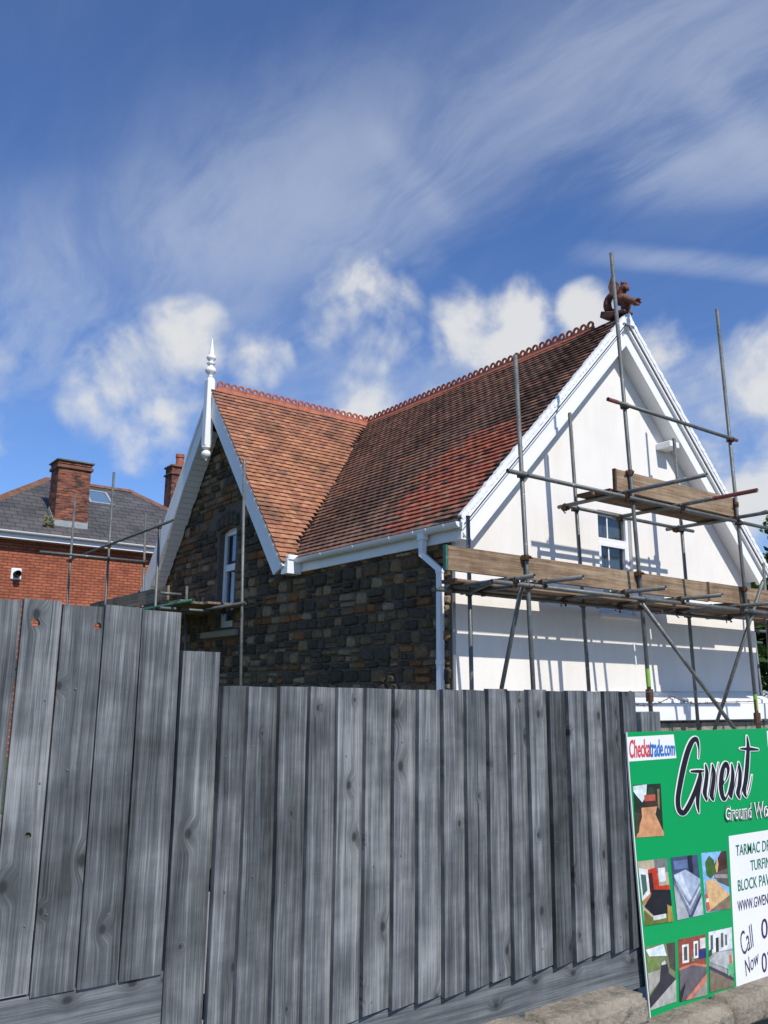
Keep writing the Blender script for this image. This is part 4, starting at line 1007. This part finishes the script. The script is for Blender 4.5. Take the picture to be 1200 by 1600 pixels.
MB().box((1.262, YFN-.004, bz_-.175), (3.41, YFN+.022, bz_-.002)).build('gravel_board', M_fenceX, fr_, org=V((2.2, YFN, bz_)), bevel=.003)
for x_, zt2, ob in ((1.15, .06+EYE, fr_), (3.30, tz-.03, fr_), (-.66, topz-.05, fl_)): MB().box((x_, YFN+.062, 0), (x_+.09, YFN+.15, zt2)).build('post', M_fence, ob, org=V((x_, YFN+.1, 0)))
# short stub of the next run, behind the sign
ax, bx = at(992, 1112, 'Y', YFN+.05).x, at(1022, 1112, 'Y', YFN+.05).x; zs = at(1005, 1112, 'Y', YFN+.05).z
st_ = MB().box((ax+.02, YFN+.03, .34), (bx+.02, YFN+.075, zs)).build('fence_post', M_fence, org=V((ax, YFN+.05, .34)), bevel=.003)
tag(st_, 'short grey timber fence post just above the top left corner of the green sign', 'post')

# ================================================================== BOUNDARY WALL
wl = thing('boundary_wall', 'low weathered sandstone wall under the fence and green sign', 'wall', (2, 2.55, 0))
zw = at(930, 1568, 'Y', 2.50).z
def block(name, x0_, x1_, y0_, y1_, z0_, z1_, bev=.012):     # rough-dressed stone: worn arrises, uneven faces
    o = MB().box((x0_, y0_, z0_), (x1_, y1_, z1_)).build(name, M_sand, wl, org=V((x0_, y0_, z0_)), bevel=bev, bseg=2)
    if bev > .01 and x1_ > 1.5 and x0_ < 6:
        b = bmesh.new(); b.from_mesh(o.data); bmesh.ops.subdivide_edges(b, edges=[e for e in b.edges if e.calc_length() > .06], cuts=7, use_grid_fill=True)
        for v in b.verts:
            p = v.co + V((x0_, y0_, z0_)); q = mnoise.noise_vector(p*9)*.006 + mnoise.noise_vector(p*28)*.0035; v.co += V((q.x*.5, q.y, q.z))
        for f in b.faces: f.smooth = True
        b.to_mesh(o.data); b.free()
    return o
xe = at(1012, 1560, 'Y', 2.46).x
MB().box((-3, 2.50, .11), (xe-.02, 2.74, zw-.125)).build('wall_core', M_sand, wl)
x_ = -3.0
while x_ < xe-.05:
    w_ = min(rnd(.55, .8), xe-x_)
    if xe-x_-w_ < .25: w_ = xe-x_
    block('coping_stone', x_, x_+w_-.008, 2.44, 2.76, zw-.12, zw+rnd(-.004, .004), .02); x_ += w_
zlw = at(1150, 1562, 'Y', 2.46).z
MB().box((xe-.018, 2.50, .0), (9.0, 2.74, zlw-.135)).build('wall_core', M_sand, wl)
x_ = xe+.004
while x_ < 8.9:
    w_ = rnd(.45, .62); block('coping_stone', x_, x_+w_-.008, 2.43+rnd(-.004, .004), 2.75, zlw-.13, zlw+rnd(-.006, .004), .02); x_ += w_
for k, (x_, w_) in enumerate(((-2.8, .5), (-2.2, .6), (-1.5, .5), (-.9, .6), (-.2, .55), (.4, .6), (1.1, .5), (1.7, .6), (2.4, .5))):
    block('wall_stone', x_, x_+w_-.02, 2.478, 2.498, .115, zw-.13, .006)
rl = MB().box((3.42, 2.57, zlw+.004), (8.9, 2.612, zlw+.15)).build('timber_rail', M_fenceX, org=V((3.36, YFN, zlw)), bevel=.003)
tag(rl, 'dark timber rail lying on the wall behind the foot of the green sign', 'rail')
for o in [rl]: pass

# ================================================================== SIGN
YS = 2.561
sg = thing('sign', 'large green contractor sign board with printed photos and white lettering panel', 'sign', (4.4, YS, zlw))
_cm = {}
def ink(c, rough=.35):
    k = tuple(round(x, 3) for x in c)
    if k not in _cm: _cm[k] = plain('print_%d' % len(_cm), k, rough, var=.03, scale=5)
    return _cm[k]
def ink2(c):
    k = ('p',)+tuple(round(x, 3) for x in c)
    if k not in _cm: _cm[k] = plain('photo_%d' % len(_cm), k[1:], .35, var=.42, scale=26)
    return _cm[k]
def sp(p, lay): q = at(p[0], p[1], 'Y', YS); q.y = YS - .0025 - lay*.0009; return q
TL, BL = at(978, 1144, 'Y', YS), at(1015, 1590, 'Y', YS); XRG = TL.x+2.44; zt_s, zb_s = TL.z, BL.z
n = 10; L = [V((TL.x+(BL.x-TL.x)*((i/n)**1.4), YS, zt_s+(zb_s-zt_s)*i/n)) for i in range(n+1)]
GREEN = (.0, .30, .085)
mb = MB(); pts = L + [V((XRG, YS, zb_s)), V((XRG, YS, zt_s))]; mb.prism([p-V((0, .0025, 0)) for p in pts], (0, .005, 0)); mb.build('panel', ink(GREEN), sg, fix=True)
mb = MB()
for a, b_ in zip(L, L[1:]): mb.hexa([a+V((-.002, -.004, 0)), a+V((.004, -.004, 0)), a+V((.004, .003, 0)), a+V((-.002, .003, 0)), b_+V((-.002, -.004, 0)), b_+V((.004, -.004, 0)), b_+V((.004, .003, 0)), b_+V((-.002, .003, 0))])
mb.build('white_edge', ink((.7, .7, .68)), sg, fix=True)
for xk in (3.6, 4.5, 5.45): MB().box((xk, YS+.062, zlw), (xk+.07, YS+.10, zt_s-.02)).build('batten', M_fence, sg, org=V((xk, YS, zlw)))
def flat(name, polys, lay=1, ink=ink):                # polys: list of (points in photo pixels, colour)
    mb = MB(); mats = []
    for k, (pp, c) in enumerate(polys):
        m_ = ink(c)
        if m_ not in mats: mats.append(m_)
        mb.poly([sp(p, lay+k*.35) for p in pp][::-1], mats.index(m_))
    o = mb.build(name, mats, sg)
    b = bmesh.new(); b.from_mesh(o.data)
    for f in b.faces:
        f.normal_update()
        if f.normal.y > 0: f.normal_flip()
    b.to_mesh(o.data); b.free(); return o
z8 = lambda x, y: (960+x/3.2, 1100+y/3.2)
def photo(q, polys):
    q = [z8(*p) for p in q]                   # tl tr br bl
    def bl(u, v_): 
        a = [q[0][i]+(q[1][i]-q[0][i])*u for i in (0, 1)]; b_ = [q[3][i]+(q[2][i]-q[3][i])*u for i in (0, 1)]; return (a[0]+(b_[0]-a[0])*v_, a[1]+(b_[1]-a[1])*v_)
    flat('printed_photo', [([bl(*p) for p in pp], c) for pp, c in polys], ink=ink2)
R_ = lambda a, b_, c, d: [(a, b_), (c, b_), (c, d), (a, d)]
FULL = R_(0, 0, 1, 1); DKG = (.02, .03, .02); SKY_ = (.62, .70, .78)
photo([(90, 405), (228, 397), (243, 658), (103, 668)], [(FULL, DKG), ([(0, .02), (.5, 0), (.45, .22), (.3, .34), (.1, .2), (0, .12)], SKY_), (R_(.38, .2, .78, .33), (.4, .09, .06)), (R_(.36, .32, .82, .42), (.06, .03, .025)), ([(.45, .2), (.55, .06), (.72, .05), (.76, .2)], (.03, .05, .03)), ([(.25, .44), (.82, .43), (.74, .58), (1, .93), (1, 1), (0, 1), (.25, .62)], (.52, .26, .13)), ([(0, .5), (.22, .55), (.12, .9), (0, .95)], (.05, .045, .03)), ([(.84, .1), (.93, .1), (.9, .5), (.84, .45)], (.2, .16, .1))])
photo([(112, 787), (258, 770), (290, 1085), (148, 1107)], [(FULL, (.42, .36, .25)), (R_(.55, 0, 1, .22), (.16, .17, .17)), ([(.3, .15), (.62, .12), (.65, .42), (1, .42), (1, .5), (.5, .48), (.3, .52)], (.45, .04, .02)), (R_(.66, .14, .9, .36), (.6, .62, .63)), (R_(.32, .2, .45, .5), (.03, .02, .02)), ([(0, .1), (.3, .14), (.3, .52), (0, .62)], (.66, .68, .68)), ([(.05, .2), (.22, .22), (.22, .46), (.05, .54)], (.05, .12, .10)), ([(0, .62), (.34, .5), (.36, .56), (.02, .68)], (.42, .19, .07)), ([(.38, .46), (1, .5), (1, .74), (.8, .88), (.35, .86), (.06, .7), (.3, .56)], (.013, .015, .02)), ([(.04, .76), (.3, .9), (.85, .86), (.86, 1), (0, 1)], (.13, .15, .03)), ([(.3, .87), (.76, .86), (.76, .93), (.32, .94)], (.55, .57, .57)), ([(.84, .72), (.96, .76), (1, 1), (.8, 1)], (.33, .23, .05))])
photo([(277, 767), (413, 752), (440, 1052), (310, 1080)], [(FULL, (.05, .07, .14)), (R_(.1, .06, .6, .2), (.11, .16, .3)), (R_(.62, 0, .78, .28), (.015, .018, .035)), ([(.04, .28), (.5, .22), (1, .4), (1, .62), (.5, .95), (.3, .75)], (.33, .40, .52)), ([(.05, .3), (.32, .25), (.62, .7), (.52, .74)], (.5, .56, .65)), ([(.02, .36), (.52, .76), (1, .46), (1, .6), (.5, .97), (.05, .5)], (.16, .19, .25)), ([(.1, .42), (.52, .82), (.96, .52), (.98, .56), (.51, .88)], (.45, .5, .58)), ([(0, .42), (.44, .93), (.44, 1), (0, 1)], (.35, .37, .4)), ([(.58, 1), (1, .68), (1, 1)], (.42, .45, .5))])
photo([(430, 745), (557, 733), (577, 1022), (455, 1045)], [(FULL, (.22, .42, .75)), ([(.5, .2), (.8, 0), (1, 0), (1, .5), (.45, .45)], (.06, .03, .028)), ([(.12, .16), (.3, .05), (.48, .14), (.5, .36), (.3, .44), (.14, .38)], (.05, .12, .03)), ([(.5, .25), (.62, .1), (.64, .22), (.55, .4)], (.6, .4, .16)), ([(.42, .36), (1, .3), (1, .62), (.55, .5)], (.10, .09, .085)), ([(.46, .38), (.96, .4), (.96, .47), (.46, .44)], (.3, .28, .26)), ([(.06, .48), (.4, .44), (1, .76), (1, .8), (.12, 1), (.08, 1)], (.58, .38, .19)), ([(.1, .98), (1, .76), (1, 1)], (.2, .15, .1)), ([(.02, .68), (.1, .68), (.16, .94), (.03, .96)], (.6, .09, .03)), (R_(.03, .76, .13, .82), (.7, .68, .64))])
photo([(153, 1213), (300, 1190), (305, 1485), (175, 1530)], [(FULL, (.15, .18, .09)), ([(0, .05), (.6, 0), (.7, .2), (.1, .16)], SKY_), ([(.7, 0), (1, 0), (1, .5), (.8, .4)], (.07, .055, .05)), ([(0, .16), (.3, .2), (.45, .34), (.1, .42)], (.16, .22, .06)), ([(0, .42), (.45, .4), (.42, .58), (0, .76)], (.32, .31, .27)), ([(.5, .3), (.62, .27), (.68, .35), (.52, .4)], (.5, .5, .5)), ([(.5, .34), (.7, .33), (.76, .5), (1, .62), (.3, .92), (0, .96), (0, .8), (.4, .6)], (.035, .033, .045)), ([(0, .97), (1, .62), (1, 1), (0, 1)], (.36, .36, .34))])
photo([(315, 1177), (452, 1150), (458, 1453), (322, 1487)], [(FULL, (.24, .06, .04)), (R_(.14, .1, .38, .4), (.68, .68, .67)), (R_(.2, .14, .32, .36), (.07, .08, .08)), (R_(.55, .08, .72, .36), (.68, .68, .67)), (R_(.6, .12, .68, .32), (.08, .09, .09)), (R_(.78, .05, .98, .22), (.6, .6, .6)), (R_(.72, .24, 1, .38), (.02, .03, .16)), (R_(.46, .32, .55, .4), (.08, .32, .12)), ([(0, .46), (.5, .42), (1, .5), (1, .54), (.5, .46), (0, .5)], (.45, .15, .1)), ([(0, .5), (.5, .46), (1, .54), (1, .66), (.3, 1), (0, 1)], (.11, .10, .115)), ([(.2, 1), (1, .64), (1, .76), (.4, 1)], (.5, .17, .12)), ([(.42, 1), (1, .76), (1, 1)], (.26, .25, .22)), ([(.02, .84), (.2, .7), (.2, .78), (.05, 1), (0, 1)], (.02, .02, .03))])
photo([(467, 1140), (583, 1115), (592, 1408), (473, 1440)], [(FULL, (.3, .3, .3)), (R_(0, 0, 1, .36), (.62, .65, .66)), (R_(.08, .06, .18, .3), (.08, .1, .1)), (R_(.3, .12, .42, .36), (.03, .03, .03)), (R_(.52, .06, .62, .3), (.1, .12, .12)), (R_(.7, .1, .78, .28), (.1, .12, .12)), ([(0, .3), (.12, .28), (.12, .38), (0, .42)], (.04, .07, .03)), ([(.02, .46), (.4, .36), (1, .4), (1, .66), (.9, .72), (.02, .5)], (.38, .4, .41)), ([(0, .56), (.9, .82), (1, .86), (1, .92), (0, .62)], (.05, .05, .07)), ([(0, .62), (1, .92), (1, 1), (0, 1)], (.18, .14, .10)), (R_(.76, .6, 1, .8), (.12, .4, .22)), ([(.86, .46), (.93, .46), (.95, .6), (.84, .6)], (.6, .12, .05))])
wtl, wbl = z8(568, 660), z8(608, 1440); wtr, wbr = z8(1600, 515), z8(1600, 1225)
zz1, zz2 = at(*wtl, 'Y', YS).z, at(*wbl, 'Y', YS).z; xw1, xw2 = at(*wtl, 'Y', YS).x, at(*wbl, 'Y', YS).x
WH = (.74, .75, .80)
mb = MB(); mb.poly([(xw1, YS-.0036, zz1), (xw2, YS-.0036, zz2), (XRG-.15, YS-.0036, zz2), (XRG-.15, YS-.0036, zz1)]); mb.build('lettering_panel', ink(WH), sg)
flat('sticker', [([z8(62, 165), z8(293, 152), z8(307, 270), z8(66, 288)], (.76, .77, .78))])
flat('sticker', [([(1197, 1142), (1320, 1140), (1322, 1164), (1199, 1167)], (.76, .77, .78))])
def text(body, quad, c, lay=3, off=0., shear=0., name='lettering'):   # quad tl tr br bl in photo pixels
    cu = bpy.data.curves.new('t', 'FONT'); cu.body = body; cu.offset = off; cu.shear = shear; cu.resolution_u = 3
    o = bpy.data.objects.new('t', cu); col.objects.link(o); bpy.context.view_layer.update()
    me = bpy.data.meshes.new_from_object(o.evaluated_get(bpy.context.evaluated_depsgraph_get())); bpy.data.objects.remove(o)
    xs = [v.co.x for v in me.vertices]; ys = [v.co.y for v in me.vertices]; x0_, x1_, y0_, y1_ = min(xs), max(xs), min(ys), max(ys)
    g = WLOC[sg.name]
    for v in me.vertices:
        u_, w_ = (v.co.x-x0_)/(x1_-x0_), (y1_-v.co.y)/(y1_-y0_)
        a = [quad[0][i]+(quad[1][i]-quad[0][i])*u_ for i in (0, 1)]; b_ = [quad[3][i]+(quad[2][i]-quad[3][i])*u_ for i in (0, 1)]
        v.co = sp((a[0]+(b_[0]-a[0])*w_, a[1]+(b_[1]-a[1])*w_), lay) - g
    me.materials.clear(); me.materials.append(ink(c)); me.name = name
    return link(bpy.data.objects.new(name, me), sg, g)
Q = lambda f, *p: [f(*a) for a in p]
z6 = lambda x, y: (980+x/5.4545, 1130+y/5.4545)
z7 = lambda x, y: (980+x/5.4545, 1320+y/5.4545)
BLK = (.012, .01, .02); GT = (.0, .17, .07)
text('Checka', Q(z6, (10, 140), (185, 128), (190, 286), (12, 298)), (.62, .05, .07), 3, .018)
text('trade.com', Q(z6, (180, 125), (398, 150), (400, 275), (186, 290)), (.02, .16, .52), 3.6, .018)
text('TARMAC DRIV', Q(z8, (602, 705), (800, 672), (800, 728), (604, 760)), GT, 3, .006)
text('TURFIN', Q(z8, (675, 782), (772, 762), (774, 815), (678, 834)), GT, 3, .006)
text('BLOCK PAVIN', Q(z8, (612, 880), (800, 838), (800, 897), (615, 936)), GT, 3, .006)
text('WWW.GWENTG', Q(z8, (610, 985), (795, 938), (797, 990), (614, 1038)), (.03, .03, .06), 3, .004)
text('01', Q(z8, (728, 1075), (785, 1060), (787, 1158), (732, 1178)), (.05, .02, .08), 3, .004)
text('07', Q(z8, (730, 1245), (787, 1230), (789, 1330), (734, 1345)), (.05, .02, .08), 3, .004)
text('Call', Q(z8, (615, 1150), (680, 1095), (700, 1205), (640, 1258)), (.04, .04, .06), 3, -.004, .3)
text('Now', Q(z8, (640, 1285), (712, 1222), (722, 1290), (655, 1362)), (.04, .04, .06), 3, -.004, .3)
# brush lettering
def strokes(list_, widths, extra, c, lay, name):
    mb = MB()
    for S_, W_ in zip(list_, widths):
        P_ = []
        for i in range(len(S_)-1):            # catmull-rom
            p0, p1, p2, p3 = (V((*S_[max(0, min(len(S_)-1, i+k))], 0)) for k in (-1, 0, 1, 2))
            for k in range(6):
                t_ = k/6; P_.append((.5*((2*p1)+(p2-p0)*t_+(2*p0-5*p1+4*p2-p3)*t_*t_+(3*p1-p0-3*p2+p3)*t_**3), W_[i]+(W_[i+1]-W_[i])*t_))
        P_.append((V((*S_[-1], 0)), W_[-1])); Lp, Rp = [], []
        if extra:                              # round the outline past both tips
            d = (P_[0][0]-P_[1][0]).normalized(); P_.insert(0, (P_[0][0]+d*extra, 0)); d = (P_[-1][0]-P_[-2][0]).normalized(); P_.append((P_[-1][0]+d*extra, 0))
        for i, (p, w_) in enumerate(P_):
            d = (P_[min(i+1, len(P_)-1)][0]-P_[max(i-1, 0)][0]); d = d.normalized() if d.length else V((0, 1, 0)); nn = V((-d.y, d.x, 0)); h_ = w_/2+extra
            if extra and i in (0, len(P_)-1): h_ = extra*.5
            Lp.append(p+nn*h_); Rp.append(p-nn*h_)
        for i in range(len(P_)-1):
            mb.poly([sp(z6(q.x, q.y), lay) for q in (Lp[i], Lp[i+1], Rp[i+1], Rp[i])])
        lay += .12
    o = mb.build(name, ink(c), sg); b = bmesh.new(); b.from_mesh(o.data)
    for f in b.faces:
        f.normal_update()
        if f.normal.y > 0: f.normal_flip()
    b.to_mesh(o.data); b.free()
ST = [[(598, 300), (600, 210), (580, 135), (545, 150), (505, 240), (468, 380), (440, 520), (422, 640), (430, 730), (465, 765), (510, 710), (560, 600), (600, 480), (610, 410)],
      [(530, 408), (585, 408), (645, 405)], [(612, 395), (612, 470), (596, 570), (590, 680), (602, 765)],
      [(655, 345), (668, 420), (660, 510), (650, 590), (668, 660)], [(668, 660), (690, 560), (705, 440), (715, 350)], [(712, 345), (728, 420), (720, 520), (708, 610), (725, 660)], [(725, 660), (742, 560), (752, 440), (766, 335)],
      [(800, 520), (835, 470), (850, 390), (828, 340), (800, 400), (788, 520), (798, 610), (818, 650), (850, 590), (872, 480)],
      [(878, 340), (888, 430), (880, 530), (868, 600), (880, 640)], [(880, 630), (905, 510), (940, 335)], [(938, 330), (950, 420), (945, 520), (932, 590), (948, 645)], [(948, 640), (972, 540), (990, 470)],
      [(1008, 105), (1018, 200), (1012, 330), (1000, 470), (985, 570), (1004, 632)], [(1004, 632), (1030, 560), (1052, 440)], [(948, 215), (1030, 218), (1108, 224)]]
WD = [[3, 10, 30, 42, 44, 44, 42, 38, 36, 40, 42, 36, 28, 14], [14, 26, 12], [10, 30, 36, 28, 4], [6, 28, 32, 34, 6], [3, 5, 6, 3], [6, 28, 32, 34, 6], [3, 5, 6, 3], [4, 10, 22, 30, 34, 36, 32, 20, 8, 3], [6, 28, 32, 30, 6], [3, 6, 4], [6, 28, 32, 32, 5], [3, 5, 3], [4, 26, 32, 34, 32, 5], [3, 6, 3], [8, 28, 10]]
strokes(ST, WD, 9, (.78, .79, .78), 3, 'lettering_outline'); strokes(ST, WD, 0, BLK, 6, 'lettering')
qd = Q(z6, (818, 705), (1225, 652), (1228, 800), (820, 838))
text('Ground Wor', qd, (.78, .79, .78), 6, .045); text('Ground Wor', qd, (.03, .10, .06), 8, -.012)

# ================================================================== BARBED WIRE
pw_ = [at(x, y, 'Y', 5.2) for x, y in ((985, 1098), (1000, 1102), (1020, 1101), (1035, 1096), (1050, 1088), (1064, 1094), (1085, 1099), (1110, 1098), (1140, 1097), (1180, 1096))]
mb = MB().path(pw_, .004, 6)
for a, b_ in zip(pw_, pw_[1:]):
    for k in (.3, .75):
        c = a.lerp(b_, k)
        for _ in range(2): d = V((rnd(-1, 1), rnd(-1, 1), rnd(-1, 1))).normalized()*.022; mb.tube(c-d, c+d, .0025, 5)
wire = thing('barbed_wire', 'strand of barbed wire strung on stakes above the green sign', 'wire', (at(985, 1098, 'Y', 5.2).x, 5.2, 0))
mb.build('strand', M_rust, wire)
for p in (pw_[0], pw_[-1]): MB().tube((p.x, p.y, 0), (p.x, p.y, p.z+.02), .012, 8).build('stake', M_rust, wire)
cb = [at(985, 1081, 'Y', 5.4), at(1290, 1081, 'Y', 5.4)]
cable = thing('cable', 'thin straight cable strung across the foot of the white gable', 'cable', (cb[0].x, 5.4, 0)); MB().path(cb, .004, 6).build('line', M_steel, cable)
for p in cb: MB().tube((p.x, p.y, 0), (p.x, p.y, p.z+.01), .012, 8).build('stake', M_rust, cable)

# ================================================================== TREES
def tree(label, base, h, r, seed, n=5200, leaf=.16):
    R = random.Random(seed); t = thing('tree', label, 'tree', base, 'trees behind the cottage'); b0_ = V(base)
    mb = MB(); mb.tube(b0_, b0_+V((.1, .05, h*.45)), .16, 9, r2=.11); cen = b0_+V((0, 0, h*.62)); cl = []
    for k in range(11):
        a = k*2.4+R.uniform(-.3, .3); el = R.uniform(.1, 1.2); d = V((math.cos(a)*math.cos(el), math.sin(a)*math.cos(el), math.sin(el)))
        p0 = b0_+V((.08, .04, h*R.uniform(.28, .45))); p1 = p0+V((d.x*r*.75, d.y*r*.75, d.z*h*.42)); mb.tube(p0, p1, .06, 6, r2=.02); cl.append(p1)
    mb.build('trunk', M_bark, t)
    for k in range(26):
        d = V((R.gauss(0, 1), R.gauss(0, 1), R.gauss(0, 1))).normalized()*R.uniform(.35, 1.); cl.append(cen+V((d.x*r, d.y*r, d.z*h*.38)))
    lf = MB()
    for c in cl:
        cr = R.uniform(.28, .46)*r; tn = R.uniform(.7, 1.3)
        for k in range(n//len(cl)):
            d = V((R.gauss(0, 1), R.gauss(0, 1), R.gauss(0, 1))).normalized()*(R.random()**.4)*cr; p = c+V((d.x, d.y, d.z*.8))
            a = V((R.uniform(-1, 1), R.uniform(-1, 1), R.uniform(-.7, .7))).normalized()*leaf*R.uniform(.6, 1.2); s_ = a.cross(V((R.uniform(-1, 1), R.uniform(-1, 1), 1))).normalized()*a.length*.5
            lf.poly([p-a, p+s_, p+a, p-s_]); g_ = tn*R.uniform(.75, 1.25); lf.c += [(.055*g_, .105*g_, .028*g_)]*4
    lf.build('crown', M_leaf, t)
tree('broad green tree behind the right end of the white gable', (26.6, 15.0, 0), 7.6, 2.6, 3, 10000)
tree('low dark green tree right of the scaffold, near the picture edge', (21.5, 11.6, 0), 4.6, 2.0, 5, 8000)
